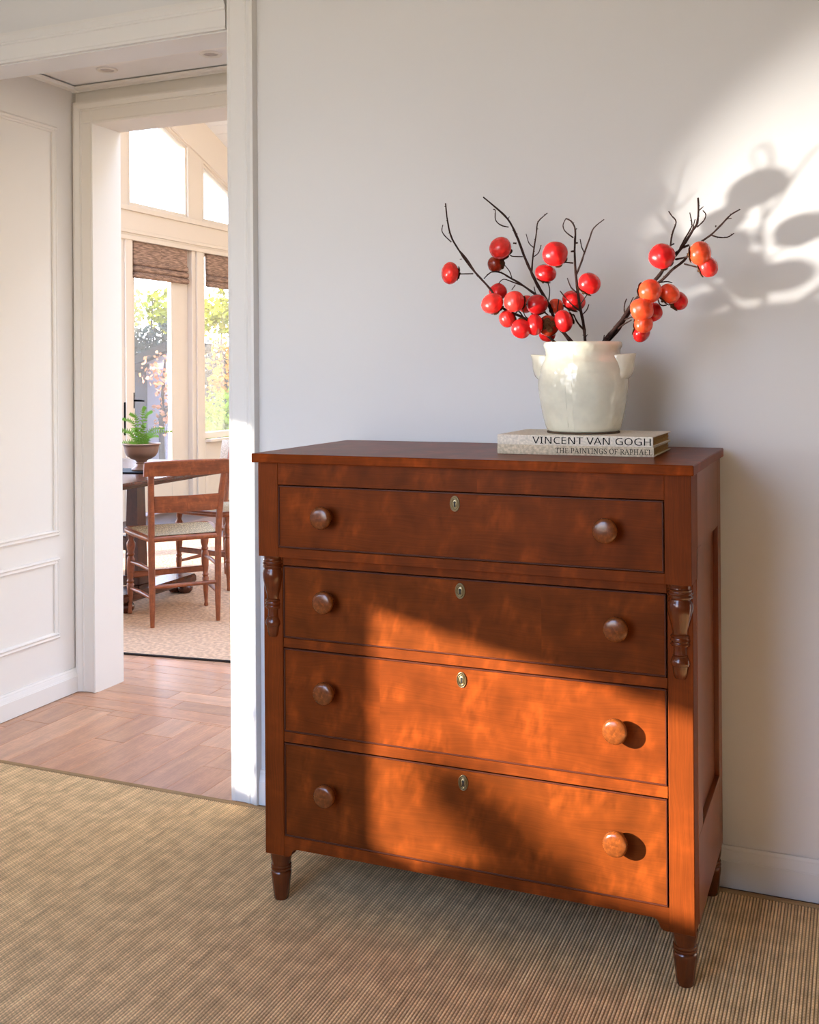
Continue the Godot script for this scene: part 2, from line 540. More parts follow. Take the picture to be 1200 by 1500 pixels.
func room() -> void:
	var H := 2.75
	# back wall with the cased opening
	struct("wall_back", boxes([[Vector3(-0.405, -0.1, -0.12), Vector3(6.6, H, 0)], [Vector3(-2.6, 2.32, -0.12), Vector3(-0.405, H, 0)], [Vector3(-2.6, -0.1, -0.12), Vector3(-1.70, 2.32, 0)]]), M.wall)
	var tr := sts()
	casing(tr, Vector3(-0.405, 0.0, 0), Vector3(-0.405, 2.415, 0), Vector3(0, 0, 1), Vector3(1, 0, 0), 0.095)
	casing(tr, Vector3(-1.7, 2.32, 0), Vector3(-0.41, 2.32, 0), Vector3(0, 0, 1), Vector3(0, 1, 0), 0.095)
	box(tr, Vector3(-0.412, 0.0, -0.125), Vector3(-0.404, 2.322, 0.002), 0.001)
	box(tr, Vector3(-1.7, 2.316, -0.125), Vector3(-0.404, 2.324, 0.002), 0.001)
	struct("trim_1", tr, M.trim)
	var bb := sts()
	base_profile(bb, Vector3(-0.31, 0, 0), Vector3(6.4, 0, 0), Vector3(0, 0, 1))
	struct("baseboard_back", bb, M.trim)
	# left wall, the canted window wall with openings shaped to cast the sun patches, front and right walls (all out of frame)
	struct("wall_left", boxes([[Vector3(-2.6, -0.1, 0), Vector3(-2.47, H, 1.7)]]), M.wall)
	var cant := boxes([
		[Vector3(-0.7, -0.1, 0), Vector3(1.75, 0.88, 0.12)], [Vector3(-0.7, 2.0, 0), Vector3(1.75, H, 0.12)],
		[Vector3(-0.7, 0.88, 0), Vector3(-0.236, 2.0, 0.12)], [Vector3(-0.176, 0.88, 0), Vector3(0.606, 2.0, 0.12)],
		[Vector3(0.606, 1.645, 0), Vector3(1.75, 2.0, 0.12)], [Vector3(0.606, 0.88, 0), Vector3(1.75, 1.06, 0.12)], [Vector3(1.45, 1.1, 0), Vector3(1.75, 1.645, 0.12)],
		[Vector3(-0.236, 1.116, 0), Vector3(-0.176, 1.13, 0.03)], [Vector3(-0.236, 0.952, 0), Vector3(-0.176, 0.966, 0.03)],
	])
	prism(cant, PackedVector2Array([Vector2(0.69, 1.05), Vector2(0.70, 1.075), Vector2(0.74, 1.10), Vector2(0.82, 1.13), Vector2(0.92, 1.155), Vector2(1.02, 1.175), Vector2(1.12, 1.19), Vector2(1.46, 1.2), Vector2(1.46, 1.05)]), 0.0, 0.08)  # unseen hump added on the sill to shade the foot of the drawers
	var cw := struct("wall_canted", cant, M.wall)
	cw.transform = Transform3D(Basis(Vector3.UP, deg_to_rad(-45)), Vector3(-2.0506, 0, 2.0506))
	struct("wall_front", boxes([[Vector3(-1.0, -0.1, 3.18), Vector3(6.6, 0.6, 3.3)], [Vector3(-1.0, 2.45, 3.18), Vector3(6.6, H, 3.3)], [Vector3(-1.0, 0.6, 3.18), Vector3(-0.92, 2.45, 3.3)], [Vector3(0.5, 0.6, 3.18), Vector3(6.6, 2.45, 3.3)]]), M.wall)
	struct("wall_right", boxes([[Vector3(6.5, -0.1, 0), Vector3(6.62, H, 3.2)]]), M.wall)
	struct("ceiling", boxes([[Vector3(-2.7, H, -0.12), Vector3(6.6, H + 0.1, 3.4)]]), M.ceiling)
	# the passage: panelled left wall, second cased opening, low ceiling with two recessed lamps
	struct("wall_passage", boxes([[Vector3(-1.70, -0.1, -0.72), Vector3(-1.59, 2.46, 0.0)], [Vector3(1.2, -0.1, -0.72), Vector3(1.3, 0.1, -0.1)], [Vector3(1.2, 1.75, -0.72), Vector3(1.3, 2.46, -0.1)]]), M.cream)
	var pm := sts()
	for r in [[0.655, 2.25], [0.25, 0.545]]:
		for z in [-0.575, -0.02]:
			moulding(pm, Vector3(-1.59, r[0], z), Vector3(-1.59, r[1], z), Vector3(1, 0, 0), 0.026, 0.012)
		for y in r:
			moulding(pm, Vector3(-1.59, y, -0.588), Vector3(-1.59, y, -0.007), Vector3(1, 0, 0), 0.026, 0.012)
	struct("trim_2", pm, M.cream)
	var pb := sts()
	base_profile(pb, Vector3(-1.59, 0, -0.70), Vector3(-1.59, 0, 0.0), Vector3(1, 0, 0), 0.095)
	struct("baseboard_passage", pb, M.cream)
	struct("ceiling_passage", boxes([[Vector3(-1.75, 2.44, -0.8), Vector3(1.3, 2.5, -0.1)]]), M.ceiling)
	var cr := sts()
	moulding(cr, Vector3(-1.59, 2.435, -0.675), Vector3(1.2, 2.435, -0.675), Vector3(0, -1, 0), 0.05, 0.014)
	moulding(cr, Vector3(-1.57, 2.435, -0.69), Vector3(-1.57, 2.435, -0.12), Vector3(0, -1, 0), 0.05, 0.014)
	struct("trim_3", cr, M.cream)
	struct("wall_second", boxes([[Vector3(-5.0, -0.1, -0.87), Vector3(-1.495, 3.6, -0.708)], [Vector3(-1.495, 2.29, -0.87), Vector3(0.4, 3.6, -0.708)], [Vector3(0.4, -0.1, -0.87), Vector3(1.3, 3.6, -0.708)]]), M.cream)
	var t2 := sts()
	casing(t2, Vector3(-1.495, 0, -0.708), Vector3(-1.495, 2.38, -0.708), Vector3(0, 0, 1), Vector3(-1, 0, 0), 0.088)
	casing(t2, Vector3(-1.58, 2.29, -0.708), Vector3(0.4, 2.29, -0.708), Vector3(0, 0, 1), Vector3(0, 1, 0), 0.088)
	struct("trim_4", t2, M.cream)

func recessed(x: float, z: float, label: String) -> void:
	var t := thing("recessed_light", label, "light", Vector3(x, 2.44, z), 0.0, "recessed ceiling lights")
	var st := sts()
	lathe(st, [Vector2(0.026, 0.0), Vector2(0.026, -0.003), Vector2(0.03, -0.006), Vector2(0.038, -0.005), Vector2(0.041, 0.0)], 28)
	obj("trim_ring", st, M.cream, t)
	var b := sts()
	lathe(b, [Vector2(0.026, -0.0005), Vector2(0.02, -0.0015), Vector2(0.0, -0.002)], 24)
	obj("lamp_face", b, M.lamp_face, t)

func far_room() -> void:
	var X := -4.6
	# window wall: beam, posts, sill walls
	var w := sts()
	for b in [
		[Vector3(X - 0.12, 2.50, -8.0), Vector3(X + 0.04, 2.76, -0.8)],
		[Vector3(X - 0.14, -0.1, -4.965), Vector3(X + 0.02, 2.5, -4.80)],
		[Vector3(X - 0.14, -0.1, -6.085), Vector3(X + 0.02, 2.5, -5.87)],
		[Vector3(X - 0.14, -0.1, -7.3), Vector3(X + 0.02, 2.5, -7.1)],
		[Vector3(X - 0.14, -0.1, -3.5), Vector3(X + 0.02, 2.5, -3.3)], [Vector3(X - 0.14, -0.1, -2.1), Vector3(X + 0.02, 2.5, -1.95)],
		[Vector3(X - 0.12, -0.1, -7.1), Vector3(X + 0.02, 0.60, -6.085)], [Vector3(X - 0.12, -0.1, -8.0), Vector3(X + 0.02, 2.5, -7.3)],
		[Vector3(X - 0.12, 2.76, -4.93), Vector3(X + 0.0, 4.0, -4.80)],
		[Vector3(X - 0.12, 2.76, -6.085), Vector3(X + 0.0, 3.6, -5.87)],
		[Vector3(X - 0.12, -0.1, -0.95), Vector3(X, 4.0, -0.7)],
	]:
		box(w, b[0], b[1], 0.004)
	# the rake board under the roof slope, and the wall above it
	prism(w, PackedVector2Array([Vector2(7.9, 2.66), Vector2(3.9, 4.26), Vector2(0.8, 3.02), Vector2(0.8, 3.6), Vector2(3.9, 5.2), Vector2(7.9, 3.4)]), -X - 0.02, -X + 0.12, Transform3D(Basis(Vector3(0, 0, -1), Vector3(0, 1, 0), Vector3(-1, 0, 0)), Vector3.ZERO))
	struct("wall_window", w, M.far_trim)
	var mo := sts()
	for b in [
		[Vector3(X + 0.04, 2.715, -8.0), Vector3(X + 0.065, 2.76, -0.9)], [Vector3(X + 0.04, 2.52, -8.0), Vector3(X + 0.055, 2.55, -0.9)], [Vector3(X + 0.02, 2.46, -8.0), Vector3(X + 0.05, 2.50, -0.9)],
		[Vector3(X + 0.02, 0.60, -7.1), Vector3(X + 0.09, 0.63, -6.08)],
		[Vector3(X + 0.02, -0.1, -6.02), Vector3(X + 0.04, 2.46, -5.93)], [Vector3(X + 0.02, -0.1, -4.93), Vector3(X + 0.04, 2.46, -4.84)],
	]:
		box(mo, b[0], b[1], 0.003)
	struct("trim_5", mo, M.far_trim)
	# gable lights: frames with slanting heads and their panes
	gable(X, -4.93, -5.87, "window_1")
	gable(X, -6.085, -7.1, "window_2")
	gable(X, -3.5, -4.80, "window_5")
	# the glazed door with its lever and bolt, and the window beside it
	var d := sts()
	for b in [
		[Vector3(X - 0.06, 0.02, -5.03), Vector3(X - 0.015, 2.48, -4.968)], [Vector3(X - 0.06, 0.02, -5.665), Vector3(X - 0.015, 2.48, -5.58)],
		[Vector3(X - 0.06, 2.38, -5.58), Vector3(X - 0.015, 2.48, -5.03)], [Vector3(X - 0.06, 0.02, -5.58), Vector3(X - 0.015, 0.28, -5.03)],
		[Vector3(X - 0.10, -0.1, -5.87), Vector3(X - 0.03, 2.5, -5.67)],
	]:
		box(d, b[0], b[1], 0.004)
	var door := struct("door_1", d, M.far_trim)
	obj("pane", boxes([[Vector3(X - 0.042, 0.28, -5.58), Vector3(X - 0.036, 2.38, -5.03)]]), M.pane, door)
	var hd := sts()
	tube(hd, [Vector3(X - 0.015, 1.04, -4.998), Vector3(X + 0.035, 1.04, -4.998), Vector3(X + 0.045, 1.04, -5.005), Vector3(X + 0.045, 1.035, -5.075)], [0.009, 0.009, 0.010, 0.008], 10)
	box(hd, Vector3(X - 0.015, 0.97, -5.018), Vector3(X - 0.009, 1.11, -4.978), 0.002)
	obj("handle", hd, M.iron, door)
	obj("bolt", boxes([[Vector3(X + 0.02, 0.74, -4.85), Vector3(X + 0.03, 1.03, -4.825)]], 0.002), M.iron, door)
	var wn := sts()
	for b in [
		[Vector3(X - 0.08, 0.63, -6.13), Vector3(X - 0.02, 2.5, -6.085)], [Vector3(X - 0.08, 0.63, -7.1), Vector3(X - 0.02, 2.5, -7.05)],
		[Vector3(X - 0.08, 0.63, -7.05), Vector3(X - 0.02, 0.69, -6.13)], [Vector3(X - 0.08, 2.44, -7.05), Vector3(X - 0.02, 2.5, -6.13)],
	]:
		box(wn, b[0], b[1], 0.004)
	var w3 := struct("window_3", wn, M.far_trim)
	obj("pane", boxes([[Vector3(X - 0.053, 0.69, -7.05), Vector3(X - 0.047, 2.44, -6.13)]]), M.pane, w3)
	var wo := sts()
	for z in [[-4.8, -3.5], [-3.3, -2.1]]:
		for b in [[Vector3(X - 0.08, -0.05, z[0]), Vector3(X - 0.02, 0.25, z[1])], [Vector3(X - 0.08, 0.25, z[0]), Vector3(X - 0.02, 2.5, z[0] + 0.08)], [Vector3(X - 0.08, 0.25, z[1] - 0.08), Vector3(X - 0.02, 2.5, z[1])]]:
			box(wo, b[0], b[1], 0.004)
	struct("window_4", wo, M.far_trim)
	# sloped boarded ceiling, ridge across the room, and the walls out of sight
	var cl := sts()
	var back := Transform3D(Basis(Vector3(0, 0, -1), Vector3(0, 1, 0), Vector3(-1, 0, 0)), Vector3.ZERO)
	prism(cl, PackedVector2Array([Vector2(8.1, 2.93), Vector2(3.9, 4.69), Vector2(2.2, 3.98), Vector2(2.2, 4.14), Vector2(3.9, 4.85), Vector2(8.1, 3.09)]), 4.75, -1.4, back)
	var cf := struct("ceiling_far", cl, M.ceiling)
	var dir := Vector3(0, -0.4182, -1).normalized()
	var nrm := Vector3(0, -1, 0.4182).normalized()
	var tilt := Basis(Vector3(1, 0, 0), -nrm, dir)
	for k in 20:
		var st := sts()
		box(st, Vector3(0, -0.014, 0.0015), Vector3(6.0, 0.0, 0.1355), 0.004)
		var p := piece("board", st.commit(), M.ceiling, cf, Vector3(-4.6, 4.675, -3.92) + dir * (1.2 + 0.137 * k))
		p.basis = tilt
	struct("wall_far_end", boxes([[Vector3(-4.75, -0.1, -8.1), Vector3(-3.5, 4.0, -8.0)], [Vector3(-3.5, -0.1, -8.1), Vector3(1.4, 4.0, -8.0)]]), M.cream)
	struct("wall_far_side", boxes([[Vector3(1.3, -0.1, -8.0), Vector3(1.4, 0.9, -0.7)], [Vector3(1.3, 2.2, -8.0), Vector3(1.4, 4.9, -0.7)], [Vector3(1.3, 0.9, -2.6), Vector3(1.4, 2.2, -0.7)], [Vector3(1.3, 0.9, -8.0), Vector3(1.4, 2.2, -4.0)]]), M.cream)

func roof_y(z: float) -> float:
	return 3.42 + 0.40 * (z + 5.87)

func gable(X: float, z0: float, z1: float, called: String) -> void:
	# z0 is the near side; the head slopes with the roof
	var back := Transform3D(Basis(Vector3(0, 0, -1), Vector3(0, 1, 0), Vector3(-1, 0, 0)), Vector3.ZERO)
	var st := sts()
	var y0 := 2.76
	var outer := [Vector2(-z0, y0), Vector2(-z1, y0), Vector2(-z1, roof_y(z1) + 0.06), Vector2(-z0, roof_y(z0) + 0.06)]
	for step in [[0.0, 0.025, 0.0, 0.10], [0.025, 0.05, -0.02, 0.09]]:
		var a := inset(outer, step[0])
		var b := inset(outer, step[1])
		for i in 4:
			var j := (i + 1) % 4
			prism(st, PackedVector2Array([a[i], a[j], b[j], b[i]]), -X - 0.0 + step[2] * -1.0, -X + step[3], back)
	var w := struct(called, st, M.far_trim)
	var pn := sts()
	prism(pn, PackedVector2Array(inset(outer, 0.048)), -X + 0.05, -X + 0.056, back)
	obj("pane", pn, M.pane, w)

func inset(o: Array, d: float) -> Array:
	var r := Geometry2D.offset_polygon(PackedVector2Array(o), -d, Geometry2D.JOIN_MITER)
	if d == 0.0 or r.is_empty():
		return o
	# keep the corner order of the outline
	var out := []
	for p in o:
		var best: Vector2 = r[0][0]
		for q in r[0]:
			if q.distance_to(p) < best.distance_to(p):
				best = q
		out.append(best)
	return out

func leaf_cloud(called: String, parent: Node, centres: Array, count: int, size: float, color: Color, sd: int) -> void:
	rng.seed = sd
	var st := sts()
	for p in [[Vector3(-0.5, 0, 0), Vector3(0, 0.06, -0.32), Vector3(0.5, 0, 0), Vector3(0, 0.06, 0.32)]]:
		poly(st, [p[0], p[1], p[2]], Vector3.UP)
		poly(st, [p[0], p[2], p[3]], Vector3.UP)
	var mm := MultiMesh.new()
	mm.transform_format = MultiMesh.TRANSFORM_3D
	mm.use_colors = true
	mm.mesh = st.commit()
	mm.instance_count = count
	for i in count:
		var c: Array = centres[rng.randi() % centres.size()]
		var v := Vector3(rng.randfn(), rng.randfn(), rng.randfn()).normalized() * pow(rng.randf(), 0.45)
		var s: float = size * rng.randf_range(0.6, 1.3)
		var b := Basis.from_euler(Vector3(rng.randf() * TAU, rng.randf() * TAU, rng.randf() * TAU)).scaled(Vector3(s, s, s))
		mm.set_instance_transform(i, Transform3D(b, c[0] + v * c[1]))
		var t := rng.randf_range(0.7, 1.25)
		mm.set_instance_color(i, Color(color.r * t, color.g * t * rng.randf_range(0.9, 1.1), color.b * t))
	var o := MultiMeshInstance3D.new()
	o.name = called
	o.multimesh = mm
	var m := mat(Color.WHITE, 0.7, 0.2)
	m.vertex_color_use_as_albedo = true
	m.backlight_enabled = true
	m.backlight = Color(0.3, 0.3, 0.2)
	o.material_override = m
	o.set_meta("kind", "stuff")
	parent.add_child(o, true)

func tree(called: String, label: String, category: String, base: Vector3, trunk: Array, centres: Array, count: int, size: float, color: Color, sd: int) -> void:
	var t := thing(called, label, category, base)
	if trunk.size():
		var st := sts()
		for br in trunk:
			var r := []
			for i in br.size():
				r.append(lerpf(0.05, 0.015, float(i) / (br.size() - 1)))
			tube(st, br, r, 7)
		obj("trunk", st, M.trunk, t)
	leaf_cloud("foliage", t, centres, count, size, color, sd)

func outdoors() -> void:
	struct("ground", boxes([[Vector3(-40, -0.5, -45), Vector3(-4.76, -0.14, 15)]]), M.lawn)
	# neighbouring house: a shingled wall in shade, a sunlit wing, the difference put into their colours
	var h := thing("neighbour_house", "grey shingled house seen through the glazed door behind the orange tree", "house", Vector3(-8.0, -0.14, -9.72))
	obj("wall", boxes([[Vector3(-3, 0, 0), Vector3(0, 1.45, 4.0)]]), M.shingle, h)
	var wg := sts()
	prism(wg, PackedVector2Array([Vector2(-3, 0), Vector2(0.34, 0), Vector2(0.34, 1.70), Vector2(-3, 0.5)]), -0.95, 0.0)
	obj("wing", wg, M.shingle_sunlit, h)
	var sh := sts()
	box(sh, Vector3(0, 0, 0), Vector3(0.02, 0.105, 1.5))
	var shm := sh.commit()
	for k in 13:
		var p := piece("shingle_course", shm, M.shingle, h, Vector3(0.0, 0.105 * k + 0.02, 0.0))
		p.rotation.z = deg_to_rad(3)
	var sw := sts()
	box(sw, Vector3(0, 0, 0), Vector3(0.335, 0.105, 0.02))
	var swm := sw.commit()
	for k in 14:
		var p := piece("shingle_course", swm, M.shingle_sunlit, h, Vector3(0.0, 0.105 * k + 0.02, 0.0))
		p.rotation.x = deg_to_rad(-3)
	var rf := sts()
	prism(rf, PackedVector2Array([Vector2(-3.2, 0.45), Vector2(0.42, 1.735), Vector2(0.42, 1.86), Vector2(-3.2, 0.57)]), -1.0, 0.14)
	box(rf, Vector3(-3, 1.45, 0.14), Vector3(0.15, 1.56, 4.0), 0.01)
	obj("roof", rf, M.roofing, h)
	tree("dark_tree", "dark evergreen tree rising behind the shingled house", "tree", Vector3(-9.8, -0.14, -12.2), [[Vector3(0, 0, 0), Vector3(0, 1.2, 0), Vector3(0.1, 2.2, 0)]], [[Vector3(0, 1.75, 0.0), 0.5], [Vector3(0.1, 1.9, -0.55), 0.5], [Vector3(-0.1, 1.85, 0.55), 0.5], [Vector3(0.0, 1.3, -0.5), 0.6], [Vector3(0, 1.3, 0.3), 0.6]], 2600, 0.11, Color(0.02, 0.035, 0.026), 7)
	tree("evergreen", "dark evergreen mass behind the hedge and orange shrub outside", "tree", Vector3(-10.5, -0.14, -15.0), [[Vector3(0, 0, 0), Vector3(0, 1.2, 0), Vector3(0.1, 2.0, 0)]], [[Vector3(0, 1.3, 0.5), 0.75], [Vector3(0, 1.45, -0.3), 0.7], [Vector3(0, 0.9, 0.0), 0.9], [Vector3(0.1, 1.4, -0.9), 0.6]], 2200, 0.13, Color(0.02, 0.03, 0.03), 27)
	tree("yellow_tree", "yellow-green leafy tree above the dark evergreen outside", "tree", Vector3(-12.5, -0.14, -15.8), [[Vector3(0, 0, 0), Vector3(0, 1.2, 0), Vector3(0.1, 3.0, 0)]], [[Vector3(0, 2.75, 0.6), 0.42], [Vector3(0.3, 2.85, 0.0), 0.4], [Vector3(-0.2, 2.75, 1.2), 0.4], [Vector3(0.1, 2.6, -0.4), 0.4]], 700, 0.15, Color(0.26, 0.26, 0.012), 8)
	tree("leafy_tree", "yellow-green tree high behind the orange shrub in the right-hand window", "tree", Vector3(-10.5, -0.14, -15.4), [[Vector3(0, 0, 0), Vector3(0, 1.2, 0), Vector3(0.1, 2.7, 0)]], [[Vector3(0.2, 2.5, 0.5), 0.42], [Vector3(0.2, 2.75, 0.0), 0.45], [Vector3(0.3, 2.45, -0.4), 0.42]], 800, 0.14, Color(0.27, 0.24, 0.012), 28)
	tree("orange_tree", "small autumn tree with orange leaves outside the glazed door", "tree", Vector3(-7.0, -0.14, -8.7), [[Vector3(0, 0, 0), Vector3(0.02, 0.8, 0.05), Vector3(0.05, 1.6, 0)], [Vector3(0.02, 0.8, 0.05), Vector3(0.1, 1.2, -0.2), Vector3(0.05, 1.7, -0.3)]], [[Vector3(0, 1.45, 0.1), 0.28], [Vector3(0.1, 1.2, -0.1), 0.25], [Vector3(0.1, 0.85, 0.0), 0.25]], 300, 0.075, Color(0.42, 0.17, 0.08), 9)
	tree("orange_shrub", "orange-leaved shrub outside the right-hand far window above the green hedge", "shrub", Vector3(-7.9, -0.14, -11.6), [[Vector3(0, 0, 0), Vector3(0.05, 0.9, 0), Vector3(0, 1.9, 0.1)], [Vector3(0.05, 0.9, 0), Vector3(0.1, 1.3, -0.3), Vector3(0, 1.9, -0.5)]], [[Vector3(0, 1.7, 0.1), 0.32], [Vector3(0, 1.45, -0.3), 0.3], [Vector3(0, 1.85, -0.5), 0.32], [Vector3(0, 1.25, 0.15), 0.22]], 520, 0.09, Color(0.40, 0.17, 0.02), 10)
	tree("green_hedge", "bright yellow-green hedge low outside the right-hand far window", "hedge", Vector3(-7.4, -0.14, -10.55), [], [[Vector3(0, 0.75, 0), 0.42], [Vector3(0, 0.8, -0.5), 0.45], [Vector3(0, 0.7, -1.0), 0.42], [Vector3(0, 0.45, -0.5), 0.5], [Vector3(0, 0.7, 0.5), 0.35]], 2200, 0.085, Color(0.26, 0.33, 0.02), 12)
	# a branch beyond the canted window that dapples the sunlight on the lowest drawer
	tree("garden_shrub", "leafy garden branch outside the side window that dapples the drawers", "shrub", Vector3(-4.64, 0.42, 6.0), [[Vector3(0.3, -0.56, -0.2), Vector3(0.2, 1.2, 0.1), Vector3(0.0, 2.25, 0.0)]], [[Vector3(-0.10, 2.32, -0.10), 0.08], [Vector3(-0.03, 2.23, -0.03), 0.10], [Vector3(0.04, 2.15, 0.04), 0.10], [Vector3(0.10, 2.08, 0.10), 0.08]], 480, 0.06, Color(0.05, 0.08, 0.02), 13)

# ---------------------------------------------------------------- rug
func area_rug() -> void:
	var t := thing("area_rug", "ribbed tan sisal rug covering the floor under the chest of drawers", "rug")
	var st := sts()
	var pitch := 0.0073
	var x := -0.0073 * 240
	var z0 := 0.045
	var z1 := 2.25
	var shape := [Vector2(0.0, -0.0036), Vector2(0.14, -0.0005), Vector2(0.3, 0.0009), Vector2(0.5, 0.0016), Vector2(0.7, 0.0009), Vector2(0.86, -0.0005), Vector2(1.0, -0.0036)]
	while x < 2.6:
		for i in 6:
			var a: Vector2 = shape[i]
			var b: Vector2 = shape[i + 1]
			var ns := []
			for p in [a, b]:
				var slope: float = -1.0 * (p.x - 0.5) * 1.9
				ns.append(Vector3(-slope, 1, 0).normalized())
			var q := [Vector3(x + a.x * pitch, a.y, z1), Vector3(x + b.x * pitch, b.y, z1), Vector3(x + b.x * pitch, b.y, z0), Vector3(x + a.x * pitch, a.y, z0)]
			for k in [0, 2, 1, 0, 3, 2]:
				st.set_normal(ns[0] if k == 0 or k == 3 else ns[1])
				st.add_vertex(q[k])
		x += pitch
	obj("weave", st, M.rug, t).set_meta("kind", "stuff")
	var e := sts()
	tube(e, [Vector3(-1.752, -0.001, 0.038), Vector3(2.6, -0.001, 0.038)], [0.0055, 0.0055], 10)
	tube(e, [Vector3(-1.752, -0.002, 0.027), Vector3(2.6, -0.002, 0.027)], [0.0045, 0.0045], 10)
	tube(e, [Vector3(-1.752, -0.002, 0.03), Vector3(-1.752, -0.002, 2.255)], [0.006, 0.006], 8)
	tube(e, [Vector3(2.6, -0.002, 0.03), Vector3(2.6, -0.002, 2.255)], [0.006, 0.006], 8)
	tube(e, [Vector3(-1.752, -0.002, 2.255), Vector3(2.6, -0.002, 2.255)], [0.006, 0.006], 8)
	obj("binding", e, M.rug_edge, t)

# ---------------------------------------------------------------- chest of drawers
func knob(parent: Node, x: float, y: float, z: float) -> void:
	var st := sts()
	lathe(st, [Vector2(0.0165, -0.001), Vector2(0.0165, 0.003), Vector2(0.0135, 0.006), Vector2(0.013, 0.012), Vector2(0.016, 0.017), Vector2(0.0235, 0.0198), Vector2(0.0258, 0.0225), Vector2(0.0266, 0.0262), Vector2(0.0265, 0.0310), Vector2(0.0254, 0.0345), Vector2(0.0228, 0.0370), Vector2(0.0185, 0.0384), Vector2(0.012, 0.0392), Vector2(0.006, 0.0396), Vector2(0, 0.0397)], 40)
	var k := obj("knob", st, M.knob, parent)
	k.transform = Transform3D(Basis(Vector3.RIGHT, PI / 2) * Basis(Vector3.UP, x * 9.0 + y * 5.0), Vector3(x, y, z))

func oval(st: SurfaceTool, rx: float, ry: float, prof: Array, z: float) -> void:
	# rings of (share of the radius, height) out to the centre
	var rows := []
	for p in prof:
		var row := []
		for j in 36:
			var t := TAU * j / 36
			row.append(Vector3(cos(t) * rx * p.x, sin(t) * ry * p.x, z + p.y))
		rows.append(row)
	sheet(st, rows, true, false)

func escutcheon(parent: Node, x: float, y: float, z: float) -> void:
	var st := sts()
	oval(st, 0.0118, 0.0178, [Vector2(1.0, 0.0), Vector2(1.0, 0.0015), Vector2(0.95, 0.0026), Vector2(0.87, 0.0030), Vector2(0.83, 0.0004), Vector2(0.74, 0.0004), Vector2(0.70, 0.0030), Vector2(0.60, 0.0030), Vector2(0.56, 0.0005), Vector2(0.49, 0.0005), Vector2(0.45, 0.0024), Vector2(0.0, 0.0024)], 0.0)
	for j in 28:
		var t := TAU * j / 28
		box(st, Vector3(-0.0005, -0.0005, 0), Vector3(0.0005, 0.0005, 0.0018), 0.0, Transform3D(Basis(), Vector3(cos(t) * 0.0095, sin(t) * 0.0143, 0)))
	var e := obj("escutcheon", st, M.brass, parent)
	e.position = Vector3(x, y, z)
	var kh := sts()
	lathe(kh, [Vector2(0.0029, 0.0), Vector2(0.0029, 0.0028), Vector2(0, 0.0029)], 16, Transform3D(Basis(Vector3.RIGHT, PI / 2), Vector3(0, 0.0028, 0)))
	box(kh, Vector3(-0.0017, -0.0070, 0), Vector3(0.0017, 0.003, 0.0028))
	obj("keyhole", kh, M.black, parent).position = Vector3(x, y, z)

func drawer(parent: Node, n: int, x0: float, x1: float, y0: float, y1: float, z: float, knobs: Array, esc: Vector2) -> void:
	var st := sts()
	var g := 0.0016
	box(st, Vector3(x0 + g, y0 + g * 1.3, z - 0.022), Vector3(x1 - g, y1 - g, z - 0.001), 0.0008)
	box(st, Vector3(x0 + 0.01, y0 + 0.006, z - 0.40), Vector3(x1 - 0.01, y1 - 0.02, z - 0.022))
	var d := obj("drawer", st, M["drawer%d" % n], parent)
	# the thin cock bead round the front
	var b := sts()
	var w := 0.0032
	for r in [[x0 + g, y0 + g, x1 - g, y0 + g + w], [x0 + g, y1 - g - w, x1 - g, y1 - g], [x0 + g, y0 + g + w, x0 + g + w, y1 - g - w], [x1 - g - w, y0 + g + w, x1 - g, y1 - g - w]]:
		box(b, Vector3(r[0], r[1], z - 0.012), Vector3(r[2], r[3], z + 0.0018), 0.0011)
	obj("cock_bead", b, M.bead, d)
	for k in knobs:
		knob(d, k.x, k.y, z - 0.001)
	escutcheon(d, esc.x, esc.y, z - 0.001)

